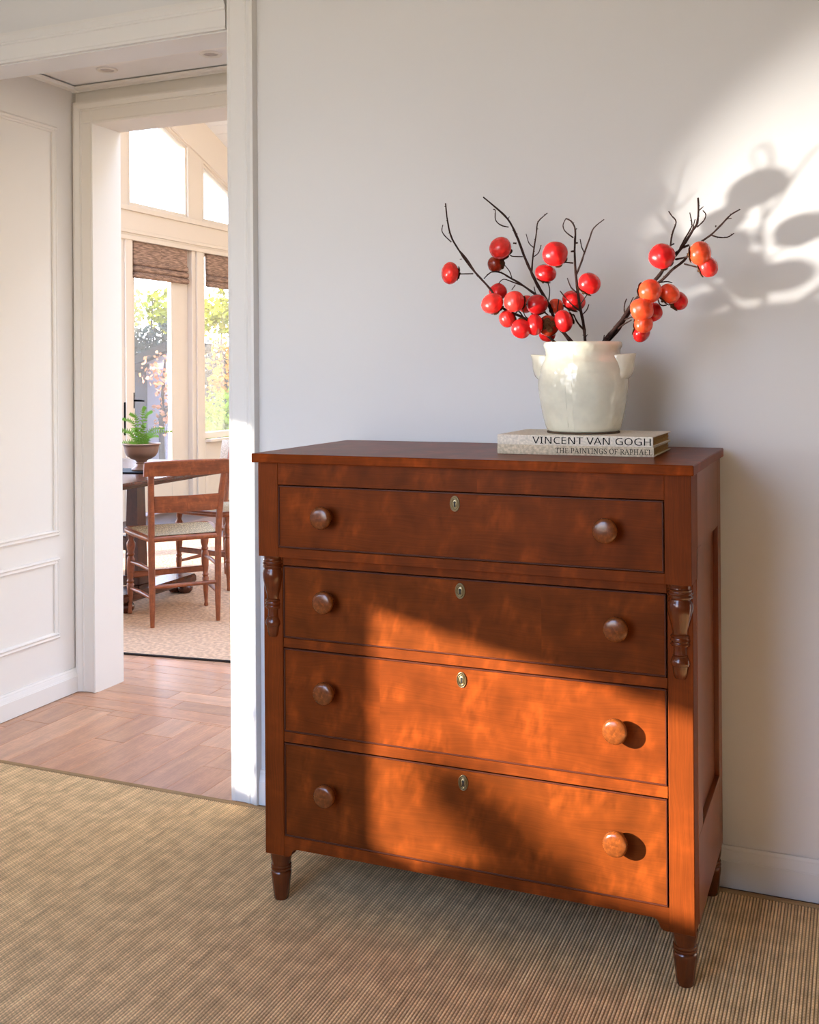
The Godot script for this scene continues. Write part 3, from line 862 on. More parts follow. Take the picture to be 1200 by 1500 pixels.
func dresser() -> void:
	var t := thing("chest_of_drawers", "reddish cherry wood chest of four drawers with round wooden knobs standing before the white wall", "dresser", Vector3(0, 0, 0), 0.0)
	var L := 0.004
	var Rr := 1.023
	var ZU := 0.530
	var ZL := 0.508
	var ZB := 0.035
	# top board
	var st := sts()
	box(st, Vector3(-0.004, 1.0685, 0.030), Vector3(1.031, 1.09, 0.548), 0.0018)
	obj("top", st, M.top, t)
	# carcass inside, back and dust boards
	obj("carcass", boxes([[Vector3(0.03, 0.15, ZB), Vector3(0.997, 1.0675, ZB + 0.012)], [Vector3(0.03, 0.16, ZB), Vector3(0.997, 0.166, 0.47)], [Vector3(0.05, 0.845, ZB + 0.02), Vector3(0.975, 0.860, 0.505)], [Vector3(0.05, 0.625, ZB + 0.02), Vector3(0.975, 0.640, 0.488)], [Vector3(0.05, 0.397, ZB + 0.02), Vector3(0.975, 0.414, 0.488)]]), M.dark_gap, t)
	# posts, upper and lower
	for s in [[L, 0.0585], [0.969, Rr]]:
		st = sts()
		box(st, Vector3(s[0], 0.842, 0.44), Vector3(s[1], 1.0685, ZU), 0.0012)
		obj("upper_post", st, M.upright, t)
		st = sts()
		box(st, Vector3(s[0] + 0.001, 0.118, 0.453), Vector3(s[1] - 0.001, 0.842, ZL), 0.0015)
		obj("lower_post", st, M.upright, t)
	# rails: frieze, the lip under the first drawer, the set-back rail, the two dividers and the shaped bottom rail
	st = sts()
	box(st, Vector3(0.0585, 1.0155, 0.50), Vector3(0.969, 1.0685, ZU - 0.0005), 0.0008)
	obj("frieze", st, textured(M.wood.albedo_texture, Vector3(0.8, 0.8, 0.8), 0.36, 0.16, Vector3(0.55, 0.62, 0)), t)
	for r in [[0.842, 0.8645, ZU - 0.0005], [0.8195, 0.842, ZL - 0.001], [0.622, 0.6445, ZL - 0.001], [0.394, 0.4185, ZL - 0.001]]:
		st = sts()
		box(st, Vector3(0.0585, r[0], 0.44), Vector3(0.969, r[1], r[2]), 0.0009)
		obj("rail", st, M.wood, t)
	st = sts()
	var ol := PackedVector2Array([Vector2(0.0575, 0.1675), Vector2(0.0575, 0.118), Vector2(0.070, 0.119), Vector2(0.076, 0.124), Vector2(0.078, 0.131), Vector2(0.083, 0.1365), Vector2(0.092, 0.139), Vector2(0.3, 0.140), Vector2(0.7, 0.142), Vector2(0.935, 0.142), Vector2(0.944, 0.139), Vector2(0.949, 0.131), Vector2(0.951, 0.124), Vector2(0.957, 0.119), Vector2(0.970, 0.118), Vector2(0.970, 0.1675)])
	prism(st, ol, ZL - 0.024, ZL - 0.001)
	obj("bottom_rail", st, M.wood, t)
	# drawers
	drawer(t, 0, 0.0585, 0.969, 0.8645, 1.0155, ZU, [Vector2(0.188, 0.945), Vector2(0.852, 0.950)], Vector2(0.510, 0.989))
	drawer(t, 1, 0.0585, 0.969, 0.6445, 0.8195, ZL, [Vector2(0.181, 0.744), Vector2(0.868, 0.742)], Vector2(0.513, 0.791))
	drawer(t, 2, 0.0585, 0.969, 0.4185, 0.622, ZL, [Vector2(0.181, 0.531), Vector2(0.865, 0.529)], Vector2(0.515, 0.592))
	drawer(t, 3, 0.0585, 0.969, 0.1675, 0.394, ZL, [Vector2(0.181, 0.291), Vector2(0.864, 0.294)], Vector2(0.517, 0.362))
	# panelled sides
	for sgn in [0, 1]:
		var xo := Rr if sgn else L
		var d := -1.0 if sgn else 1.0
		var fr := sts()
		for r in [[0.905, 1.0685, 0.089, 0.44], [0.118, 0.30, 0.089, 0.453], [0.30, 0.905, 0.385, 0.453]]:
			box(fr, Vector3(minf(xo, xo + d * 0.022), r[0], r[2]), Vector3(maxf(xo, xo + d * 0.022), r[1], r[3]), 0.001)
		box(fr, Vector3(minf(xo, xo + d * 0.045), 0.118, ZB), Vector3(maxf(xo, xo + d * 0.045), 1.0685, 0.089), 0.001)
		obj("side_frame", fr, M.side, t)
		var pn := sts()
		box(pn, Vector3(minf(xo + d * 0.012, xo + d * 0.02), 0.29, 0.08), Vector3(maxf(xo + d * 0.012, xo + d * 0.02), 0.915, 0.395))
		obj("side_panel", pn, M.side, t)
	# applied turnings under the overhang
	for x in [0.0305, 0.996]:
		st = sts()
		lathe(st, [Vector2(0.0, 0.6455), Vector2(0.0115, 0.646), Vector2(0.0142, 0.650), Vector2(0.0158, 0.658), Vector2(0.0172, 0.668), Vector2(0.0178, 0.6725), Vector2(0.0195, 0.6735), Vector2(0.0208, 0.678), Vector2(0.0204, 0.684), Vector2(0.018, 0.689), Vector2(0.0162, 0.6925), Vector2(0.0168, 0.6945), Vector2(0.0152, 0.6955),
			Vector2(0.0145, 0.705), Vector2(0.0148, 0.7135), Vector2(0.0195, 0.7145), Vector2(0.0213, 0.7175), Vector2(0.0195, 0.7205), Vector2(0.0192, 0.7215), Vector2(0.0218, 0.7255), Vector2(0.0194, 0.7295), Vector2(0.0192, 0.7305), Vector2(0.0212, 0.7335), Vector2(0.019, 0.737), Vector2(0.0165, 0.738),
			Vector2(0.0168, 0.743), Vector2(0.0190, 0.753), Vector2(0.0222, 0.766), Vector2(0.0250, 0.779), Vector2(0.0266, 0.790), Vector2(0.0268, 0.798), Vector2(0.0255, 0.805), Vector2(0.0232, 0.8095), Vector2(0.0232, 0.811), Vector2(0.0258, 0.8125), Vector2(0.0268, 0.8155), Vector2(0.0252, 0.8185), Vector2(0.0248, 0.8193), Vector2(0.0268, 0.8218), Vector2(0.0268, 0.8238), Vector2(0.0248, 0.826), Vector2(0.0246, 0.827), Vector2(0.0258, 0.829), Vector2(0.0258, 0.8308), Vector2(0.0236, 0.8325), Vector2(0.0232, 0.836), Vector2(0.0242, 0.8416), Vector2(0.0, 0.8417)], 40, Transform3D(Basis(), Vector3(x, 0, 0.503)), 38.0)
		obj("turned_column", st, M.turned, t)
	# turned feet
	for p in [[0.0318, 0.478], [0.997, 0.478], [0.0318, 0.064], [0.997, 0.064]]:
		st = sts()
		lathe(st, [Vector2(0.0, 0.0017), Vector2(0.0165, 0.0017), Vector2(0.0182, 0.0042), Vector2(0.0198, 0.018), Vector2(0.0222, 0.04), Vector2(0.0244, 0.058), Vector2(0.0250, 0.067), Vector2(0.0232, 0.0715), Vector2(0.0225, 0.0722), Vector2(0.0246, 0.074), Vector2(0.0254, 0.0765), Vector2(0.0246, 0.079), Vector2(0.0226, 0.0800), Vector2(0.0246, 0.0812), Vector2(0.0252, 0.0835), Vector2(0.0244, 0.086), Vector2(0.0228, 0.0868), Vector2(0.0236, 0.092), Vector2(0.0256, 0.102), Vector2(0.0264, 0.112), Vector2(0.0264, 0.1185), Vector2(0.0, 0.1186)], 36, Transform3D(Basis(), Vector3(p[0], 0, p[1])), 38.0)
		obj("turned_foot", st, M.turned, t)

# ---------------------------------------------------------------- books and crock
func lettering(text: String, font_name: String, width: float, cap: float, left: float, mid_y: float, z: float, parent: Node, called: String) -> void:
	var f := SystemFont.new()
	f.font_names = PackedStringArray([font_name])
	var tm := TextMesh.new()
	tm.text = text
	tm.font = f
	tm.font_size = 64
	tm.pixel_size = 0.001
	tm.depth = 0.0
	tm.curve_step = 1.0
	tm.horizontal_alignment = HORIZONTAL_ALIGNMENT_LEFT
	tm.vertical_alignment = VERTICAL_ALIGNMENT_CENTER
	var a := tm.get_aabb()
	var o := MeshInstance3D.new()
	o.name = called
	o.mesh = tm
	tm.material = M.ink
	o.scale = Vector3(width / a.size.x, cap / a.size.y, 1.0)
	o.position = Vector3(left - a.position.x * o.scale.x, mid_y - (a.position.y + a.size.y / 2.0) * o.scale.y, z)
	parent.add_child(o, true)

func book(called: String, label: String, x0: float, x1: float, y0: float, y1: float, z0: float, z1: float, cover: Material, turn: float) -> Node3D:
	var t := thing(called, label, "book", Vector3((x0 + x1) / 2, y0, z1), turn)
	var hx := (x1 - x0) / 2
	var h := y1 - y0
	var d := z1 - z0
	var st := sts()
	# boards and a slightly rounded spine with a groove behind it
	box(st, Vector3(-hx, 0, -d), Vector3(hx, 0.0024, -0.006), 0.0008)
	box(st, Vector3(-hx, h - 0.0024, -d), Vector3(hx, h, -0.006), 0.0008)
	var rows := []
	for i in 9:
		var s := float(i) / 8
		var zz := -0.0016 * pow(absf(s * 2 - 1), 2.2)
		rows.append([Vector3(-hx, s * h, zz), Vector3(hx, s * h, zz)])
	sheet(st, rows, false, false)
	var back := []
	for i in 9:
		var s := float(i) / 8
		back.append([Vector3(hx, s * h, -0.008), Vector3(-hx, s * h, -0.008)])
	sheet(st, back, false, false)
	for e in [-1.0, 1.0]:
		for i in 8:
			poly(st, [Vector3(hx * e, i * h / 8, -0.008), Vector3(hx * e, (i + 1) * h / 8, -0.008), rows[i + 1][1] if e > 0 else rows[i + 1][0], rows[i][1] if e > 0 else rows[i][0]], Vector3(e, 0, 0))
	poly(st, [Vector3(-hx, h, -0.008), Vector3(hx, h, -0.008), rows[8][1], rows[8][0]], Vector3.UP)
	obj("cover", st, cover, t)
	var pg := sts()
	for k in 9:
		var a := 0.0024 + (h - 0.0048) * k / 9.0
		var b := 0.0024 + (h - 0.0048) * (k + 1) / 9.0
		var o := 0.0045 + 0.0006 * ((k * 7) % 4)
		box(pg, Vector3(-hx + o, a, -d + o), Vector3(hx - o, b, -0.009))
	obj("pages", pg, M.pages, t)
	return t

func books() -> void:
	var b := book("book", "worn beige book lying lowest, its spine lettered THE PAINTINGS OF RAPHAEL", 0.560, 0.921, 1.0905, 1.112, 0.125, 0.376, M.book_low, 0.012)
	lettering("THE PAINTINGS OF RAPHAEL", "Droid Serif", 0.219, 0.0122, 0.1795 - 0.219 - 0.002, 0.0108, 0.0004, b, "title")
	b = book("book", "pale cloth-bound book directly under the crock, its spine lettered VINCENT VAN GOGH", 0.559, 0.919, 1.1123, 1.135, 0.128, 0.374, M.book_top, 0.0)
	lettering("VINCENT VAN GOGH", "Droid Sans", 0.271, 0.0158, 0.176 - 0.271, 0.0114, 0.0004, b, "title")

func crock() -> void:
	var c := Vector3(0.7335, 1.1352, 0.25)
	var t := thing("crock", "cream glazed stoneware crock with two ear handles standing on the books", "crock", c)
	var st := sts()
	lathe(st, [Vector2(0.0, 0.004), Vector2(0.081, 0.004), Vector2(0.0850, 0.007), Vector2(0.0885, 0.014), Vector2(0.0945, 0.035), Vector2(0.0995, 0.060), Vector2(0.1035, 0.085), Vector2(0.1062, 0.105), Vector2(0.1070, 0.122), Vector2(0.1058, 0.138), Vector2(0.1045, 0.1435), Vector2(0.1049, 0.1448), Vector2(0.1032, 0.1495), Vector2(0.1036, 0.1508), Vector2(0.1012, 0.156), Vector2(0.1015, 0.1572), Vector2(0.0985, 0.163), Vector2(0.0987, 0.1642), Vector2(0.0945, 0.172), Vector2(0.0905, 0.180), Vector2(0.0885, 0.187), Vector2(0.0882, 0.193), Vector2(0.0893, 0.199), Vector2(0.0918, 0.204), Vector2(0.0928, 0.208), Vector2(0.0922, 0.213), Vector2(0.0898, 0.2155), Vector2(0.0868, 0.2152), Vector2(0.0845, 0.212), Vector2(0.083, 0.20), Vector2(0.084, 0.185), Vector2(0.096, 0.15), Vector2(0.098, 0.12), Vector2(0.09, 0.05), Vector2(0.08, 0.015), Vector2(0.0, 0.012)], 64)
	obj("body", st, M.glaze, t)
	st = sts()
	lathe(st, [Vector2(0.0, 0.0), Vector2(0.0845, 0.0), Vector2(0.0862, 0.0012), Vector2(0.0858, 0.0045), Vector2(0.0, 0.0046)], 56)
	obj("foot_ring", st, M.raw_clay, t)
	# ear handles: a broad strap held at both ends, bowing out and flaring at its top edge
	for s in [0.0, PI]:
		st = sts()
		var rows := []
		for k in 22:
			# up the outside, over the lip, down the inside
			var v := clampf(k / 9.0, 0, 1) if k < 11 else clampf((21 - k) / 9.0, 0, 1)
			var shell := 0.0036 if k < 11 else -0.0036
			if k == 10 or k == 11:
				shell *= 0.55
			var y := lerpf(0.128, 0.186, v) + (0.002 if k == 10 or k == 11 else 0.0)
			var body := lerpf(0.1068, 0.0885, smoothstep(0.0, 1.0, v))
			var row := []
			for j in 17:
				var u := lerpf(-1.0, 1.0, j / 16.0)
				var ang := u * deg_to_rad(27)
				var bow := 0.037 * pow(maxf(0.0, 1.0 - pow(absf(u), 2.2)), 0.75) * pow(v, 0.75) - 0.003
				var r := body + bow + shell
				row.append(Vector3(cos(ang) * r, y - 0.004 * u * u * v, sin(ang) * r))
			rows.append(row)
		sheet(st, rows, false, false)
		var h := obj("handle", st, M.glaze, t)
		h.rotation.y = deg_to_rad(4) + s
	# a run of glaze down the front
	st = sts()
	var run := []
	var rad := []
	for i in 15:
		var y := 0.150 - i * 0.0095
		var r := lerpf(0.1047, 0.0935, clampf((0.12 - y) / 0.1, 0, 1)) - (0.0025 if y > 0.14 else 0.0) + 0.0002
		var a := deg_to_rad(-8.5 - i * 0.02)
		if y < 0.12:
			r = [0.1068, 0.1058, 0.1045, 0.103, 0.1012, 0.0993, 0.0973, 0.0953, 0.0935, 0.0918, 0.09][clampi(int((0.12 - y) / 0.0105), 0, 10)]
		run.append(Vector3(sin(a) * r, y, cos(a) * r))
		rad.append(0.0016 if i == 9 else (0.0013 if i == 8 or i == 10 else 0.0006))
	tube(st, run, rad, 8)
	obj("glaze_run", st, M.glaze, t)

# ---------------------------------------------------------------- persimmon branches
var branch_shapes := {
	"A": [
		{"r": Vector2(0.0034, 0.0016), "p": [Vector3(0.674, 1.347, 0.262), Vector3(0.645, 1.373, 0.269), Vector3(0.601, 1.409, 0.28), Vector3(0.547, 1.436, 0.291), Vector3(0.521, 1.48, 0.301), Vector3(0.475, 1.535, 0.314), Vector3(0.444, 1.583, 0.324), Vector3(0.43, 1.612, 0.33), Vector3(0.424, 1.647, 0.337), Vector3(0.422, 1.69, 0.345)]},
		{"r": Vector2(0.0015, 0.001), "p": [Vector3(0.429, 1.598, 0.325), Vector3(0.414, 1.613, 0.329), Vector3(0.407, 1.626, 0.332), Vector3(0.411, 1.64, 0.335)]},
		{"r": Vector2(0.002, 0.0015), "p": [Vector3(0.494, 1.512, 0.318), Vector3(0.465, 1.558, 0.321), Vector3(0.446, 1.578, 0.322)]},
		{"r": Vector2(0.0014, 0.0012), "p": [Vector3(0.479, 1.52, 0.31), Vector3(0.445, 1.521, 0.31)]},
		{"r": Vector2(0.001, 0.0008), "p": [Vector3(0.454, 1.556, 0.32), Vector3(0.449, 1.555, 0.322)]},
		{"r": Vector2(0.0016, 0.0013), "p": [Vector3(0.599, 1.41, 0.285), Vector3(0.587, 1.427, 0.288), Vector3(0.577, 1.42, 0.29)]},
		{"r": Vector2(0.0013, 0.0012), "p": [Vector3(0.543, 1.437, 0.3), Vector3(0.539, 1.427, 0.31)]},
	],
	"B": [
		{"r": Vector2(0.0052, 0.0018), "p": [Vector3(0.711, 1.345, 0.25), Vector3(0.686, 1.375, 0.246), Vector3(0.665, 1.404, 0.242), Vector3(0.647, 1.444, 0.236), Vector3(0.618, 1.492, 0.23), Vector3(0.6, 1.527, 0.226), Vector3(0.581, 1.568, 0.221), Vector3(0.559, 1.621, 0.214), Vector3(0.536, 1.662, 0.209), Vector3(0.503, 1.694, 0.205), Vector3(0.469, 1.723, 0.2)]},
		{"r": Vector2(0.0024, 0.0012), "p": [Vector3(0.601, 1.523, 0.225), Vector3(0.604, 1.55, 0.227), Vector3(0.609, 1.583, 0.229), Vector3(0.616, 1.622, 0.231), Vector3(0.621, 1.647, 0.233), Vector3(0.645, 1.667, 0.235)]},
		{"r": Vector2(0.0014, 0.001), "p": [Vector3(0.607, 1.586, 0.228), Vector3(0.595, 1.598, 0.226), Vector3(0.587, 1.621, 0.222)]},
		{"r": Vector2(0.0014, 0.0011), "p": [Vector3(0.609, 1.563, 0.23), Vector3(0.622, 1.572, 0.234), Vector3(0.63, 1.589, 0.24)]},
		{"r": Vector2(0.0016, 0.0011), "p": [Vector3(0.538, 1.642, 0.21), Vector3(0.518, 1.648, 0.209), Vector3(0.503, 1.663, 0.207), Vector3(0.502, 1.687, 0.205), Vector3(0.496, 1.689, 0.205)]},
		{"r": Vector2(0.0013, 0.0009), "p": [Vector3(0.535, 1.663, 0.205), Vector3(0.539, 1.669, 0.205)]},
		{"r": Vector2(0.0016, 0.0013), "p": [Vector3(0.576, 1.566, 0.215), Vector3(0.554, 1.567, 0.222), Vector3(0.546, 1.57, 0.225)]},
		{"r": Vector2(0.0032, 0.0013), "p": [Vector3(0.649, 1.444, 0.245), Vector3(0.613, 1.47, 0.235), Vector3(0.568, 1.501, 0.223), Vector3(0.541, 1.516, 0.217), Vector3(0.518, 1.529, 0.211), Vector3(0.491, 1.532, 0.206), Vector3(0.469, 1.517, 0.2)]},
		{"r": Vector2(0.0016, 0.0011), "p": [Vector3(0.585, 1.491, 0.235), Vector3(0.556, 1.502, 0.231), Vector3(0.53, 1.511, 0.228), Vector3(0.515, 1.5, 0.225)]},
		{"r": Vector2(0.0014, 0.0012), "p": [Vector3(0.55, 1.512, 0.222), Vector3(0.543, 1.53, 0.219), Vector3(0.53, 1.546, 0.215)]},
		{"r": Vector2(0.0014, 0.0011), "p": [Vector3(0.614, 1.47, 0.235), Vector3(0.61, 1.489, 0.235)]},
		{"r": Vector2(0.0012, 0.0009), "p": [Vector3(0.561, 1.496, 0.23), Vector3(0.553, 1.483, 0.235)]},
		{"r": Vector2(0.0015, 0.0012), "p": [Vector3(0.651, 1.453, 0.25), Vector3(0.655, 1.479, 0.256), Vector3(0.651, 1.497, 0.26)]},
		{"r": Vector2(0.0022, 0.0013), "p": [Vector3(0.667, 1.4, 0.25), Vector3(0.642, 1.426, 0.269), Vector3(0.606, 1.443, 0.29)]},
		{"r": Vector2(0.0015, 0.0012), "p": [Vector3(0.671, 1.42, 0.25), Vector3(0.677, 1.455, 0.255)]},
		{"r": Vector2(0.002, 0.0012), "p": [Vector3(0.667, 1.403, 0.26), Vector3(0.637, 1.406, 0.274), Vector3(0.607, 1.41, 0.288), Vector3(0.599, 1.436, 0.3)]},
		{"r": Vector2(0.0018, 0.0012), "p": [Vector3(0.555, 1.622, 0.21), Vector3(0.561, 1.624, 0.21)]},
		{"r": Vector2(0.0022, 0.0016), "p": [Vector3(0.559, 1.6, 0.212), Vector3(0.551, 1.601, 0.214)]},
		{"r": Vector2(0.0022, 0.0016), "p": [Vector3(0.577, 1.579, 0.215), Vector3(0.574, 1.584, 0.22)]},
	],
	"D": [
		{"r": Vector2(0.0042, 0.0015), "p": [Vector3(0.74, 1.345, 0.25), Vector3(0.737, 1.392, 0.254), Vector3(0.73, 1.431, 0.257), Vector3(0.722, 1.499, 0.262), Vector3(0.72, 1.567, 0.268), Vector3(0.723, 1.615, 0.272), Vector3(0.715, 1.636, 0.274), Vector3(0.701, 1.645, 0.275)]},
		{"r": Vector2(0.0015, 0.0011), "p": [Vector3(0.717, 1.599, 0.268), Vector3(0.698, 1.615, 0.27), Vector3(0.693, 1.63, 0.271), Vector3(0.7, 1.645, 0.272)]},
		{"r": Vector2(0.0026, 0.0011), "p": [Vector3(0.722, 1.512, 0.262), Vector3(0.736, 1.54, 0.268), Vector3(0.746, 1.565, 0.273), Vector3(0.759, 1.594, 0.279), Vector3(0.77, 1.617, 0.284), Vector3(0.796, 1.635, 0.29)]},
		{"r": Vector2(0.0015, 0.0011), "p": [Vector3(0.745, 1.562, 0.275), Vector3(0.739, 1.575, 0.276), Vector3(0.736, 1.594, 0.278)]},
		{"r": Vector2(0.0016, 0.0013), "p": [Vector3(0.716, 1.539, 0.266), Vector3(0.697, 1.541, 0.275)]},
		{"r": Vector2(0.0018, 0.0012), "p": [Vector3(0.724, 1.468, 0.26), Vector3(0.71, 1.481, 0.264), Vector3(0.702, 1.504, 0.27)]},
		{"r": Vector2(0.0022, 0.0011), "p": [Vector3(0.732, 1.424, 0.262), Vector3(0.716, 1.437, 0.269), Vector3(0.699, 1.457, 0.278), Vector3(0.688, 1.473, 0.285)]},
		{"r": Vector2(0.0015, 0.0011), "p": [Vector3(0.734, 1.416, 0.255), Vector3(0.746, 1.427, 0.259), Vector3(0.752, 1.44, 0.262)]},
		{"r": Vector2(0.0024, 0.0014), "p": [Vector3(0.736, 1.382, 0.256), Vector3(0.724, 1.398, 0.263), Vector3(0.716, 1.417, 0.271), Vector3(0.711, 1.408, 0.275)]},
		{"r": Vector2(0.0015, 0.0012), "p": [Vector3(0.73, 1.44, 0.258), Vector3(0.753, 1.466, 0.272)]},
		{"r": Vector2(0.0015, 0.0008), "p": [Vector3(0.737, 1.359, 0.25), Vector3(0.746, 1.369, 0.252)]},
		{"r": Vector2(0.0024, 0.0018), "p": [Vector3(0.718, 1.567, 0.268), Vector3(0.711, 1.566, 0.27)]},
		{"r": Vector2(0.0022, 0.0015), "p": [Vector3(0.722, 1.586, 0.268), Vector3(0.728, 1.586, 0.27)]},
		{"r": Vector2(0.0016, 0.001), "p": [Vector3(0.722, 1.615, 0.27), Vector3(0.727, 1.621, 0.272)]},
	],
	"E": [
		{"r": Vector2(0.0054, 0.0019), "p": [Vector3(0.779, 1.344, 0.25), Vector3(0.809, 1.377, 0.258), Vector3(0.833, 1.404, 0.264), Vector3(0.858, 1.438, 0.272), Vector3(0.915, 1.493, 0.286), Vector3(0.94, 1.523, 0.293), Vector3(0.965, 1.548, 0.3), Vector3(0.983, 1.57, 0.305), Vector3(1, 1.595, 0.311), Vector3(1.01, 1.61, 0.314), Vector3(1.014, 1.637, 0.32), Vector3(1.014, 1.665, 0.325)]},
		{"r": Vector2(0.0022, 0.0011), "p": [Vector3(0.97, 1.557, 0.3), Vector3(0.982, 1.579, 0.302), Vector3(0.996, 1.603, 0.303), Vector3(0.997, 1.613, 0.304), Vector3(0.993, 1.636, 0.305)]},
		{"r": Vector2(0.0016, 0.0011), "p": [Vector3(1.01, 1.601, 0.315), Vector3(1.025, 1.614, 0.319), Vector3(1.03, 1.627, 0.322), Vector3(1.024, 1.636, 0.325)]},
		{"r": Vector2(0.0013, 0.0009), "p": [Vector3(1.015, 1.637, 0.32), Vector3(1.025, 1.645, 0.322)]},
		{"r": Vector2(0.0013, 0.001), "p": [Vector3(1, 1.598, 0.312), Vector3(1.006, 1.619, 0.316)]},
		{"r": Vector2(0.0022, 0.0011), "p": [Vector3(0.946, 1.556, 0.29), Vector3(0.951, 1.591, 0.288), Vector3(0.96, 1.619, 0.287), Vector3(0.95, 1.634, 0.286), Vector3(0.943, 1.645, 0.285)]},
		{"r": Vector2(0.0018, 0.0014), "p": [Vector3(0.947, 1.566, 0.29), Vector3(0.956, 1.57, 0.29)]},
		{"r": Vector2(0.0016, 0.0011), "p": [Vector3(0.841, 1.408, 0.262), Vector3(0.836, 1.42, 0.263), Vector3(0.837, 1.436, 0.265), Vector3(0.842, 1.45, 0.266)]},
		{"r": Vector2(0.0016, 0.0011), "p": [Vector3(0.847, 1.417, 0.262), Vector3(0.851, 1.438, 0.266), Vector3(0.859, 1.453, 0.27)]},
		{"r": Vector2(0.0022, 0.0014), "p": [Vector3(0.834, 1.401, 0.26), Vector3(0.861, 1.406, 0.29)]},
		{"r": Vector2(0.0024, 0.0014), "p": [Vector3(0.82, 1.381, 0.258), Vector3(0.84, 1.392, 0.273), Vector3(0.857, 1.399, 0.285)]},
		{"r": Vector2(0.0015, 0.0009), "p": [Vector3(0.784, 1.357, 0.25), Vector3(0.786, 1.367, 0.252)]},
		{"r": Vector2(0.003, 0.0022), "p": [Vector3(0.977, 1.559, 0.302), Vector3(0.991, 1.563, 0.305)]},
		{"r": Vector2(0.0022, 0.0018), "p": [Vector3(0.96, 1.548, 0.3), Vector3(0.965, 1.55, 0.305)]},
	],
	"F": [
		{"r": Vector2(0.0042, 0.0013), "p": [Vector3(0.779, 1.344, 0.235), Vector3(0.813, 1.372, 0.247), Vector3(0.847, 1.417, 0.262), Vector3(0.89, 1.463, 0.279), Vector3(0.928, 1.488, 0.292), Vector3(0.953, 1.51, 0.301), Vector3(0.98, 1.528, 0.311), Vector3(1.002, 1.553, 0.32), Vector3(1.026, 1.57, 0.329), Vector3(1.044, 1.581, 0.335), Vector3(1.067, 1.601, 0.345), Vector3(1.087, 1.619, 0.353), Vector3(1.107, 1.628, 0.36)]},
		{"r": Vector2(0.0016, 0.001), "p": [Vector3(1.045, 1.578, 0.338), Vector3(1.058, 1.573, 0.341), Vector3(1.075, 1.571, 0.345), Vector3(1.085, 1.574, 0.348), Vector3(1.093, 1.579, 0.35)]},
		{"r": Vector2(0.0024, 0.0018), "p": [Vector3(0.962, 1.532, 0.31), Vector3(0.98, 1.533, 0.324), Vector3(0.994, 1.534, 0.335)]},
		{"r": Vector2(0.0018, 0.0012), "p": [Vector3(0.982, 1.52, 0.32), Vector3(1.003, 1.513, 0.329), Vector3(1.016, 1.509, 0.335)]},
		{"r": Vector2(0.0016, 0.0012), "p": [Vector3(1.053, 1.595, 0.342), Vector3(1.054, 1.599, 0.342)]},
		{"r": Vector2(0.0011, 0.0008), "p": [Vector3(1.079, 1.611, 0.35), Vector3(1.088, 1.611, 0.352)]},
		{"r": Vector2(0.0024, 0.0018), "p": [Vector3(1.025, 1.567, 0.335), Vector3(1.024, 1.57, 0.335)]},
		{"r": Vector2(0.0016, 0.0012), "p": [Vector3(0.923, 1.482, 0.3), Vector3(0.94, 1.484, 0.294), Vector3(0.951, 1.481, 0.29)]},
		{"r": Vector2(0.002, 0.0014), "p": [Vector3(0.913, 1.477, 0.29), Vector3(0.921, 1.435, 0.286), Vector3(0.937, 1.431, 0.285)]},
	],
}
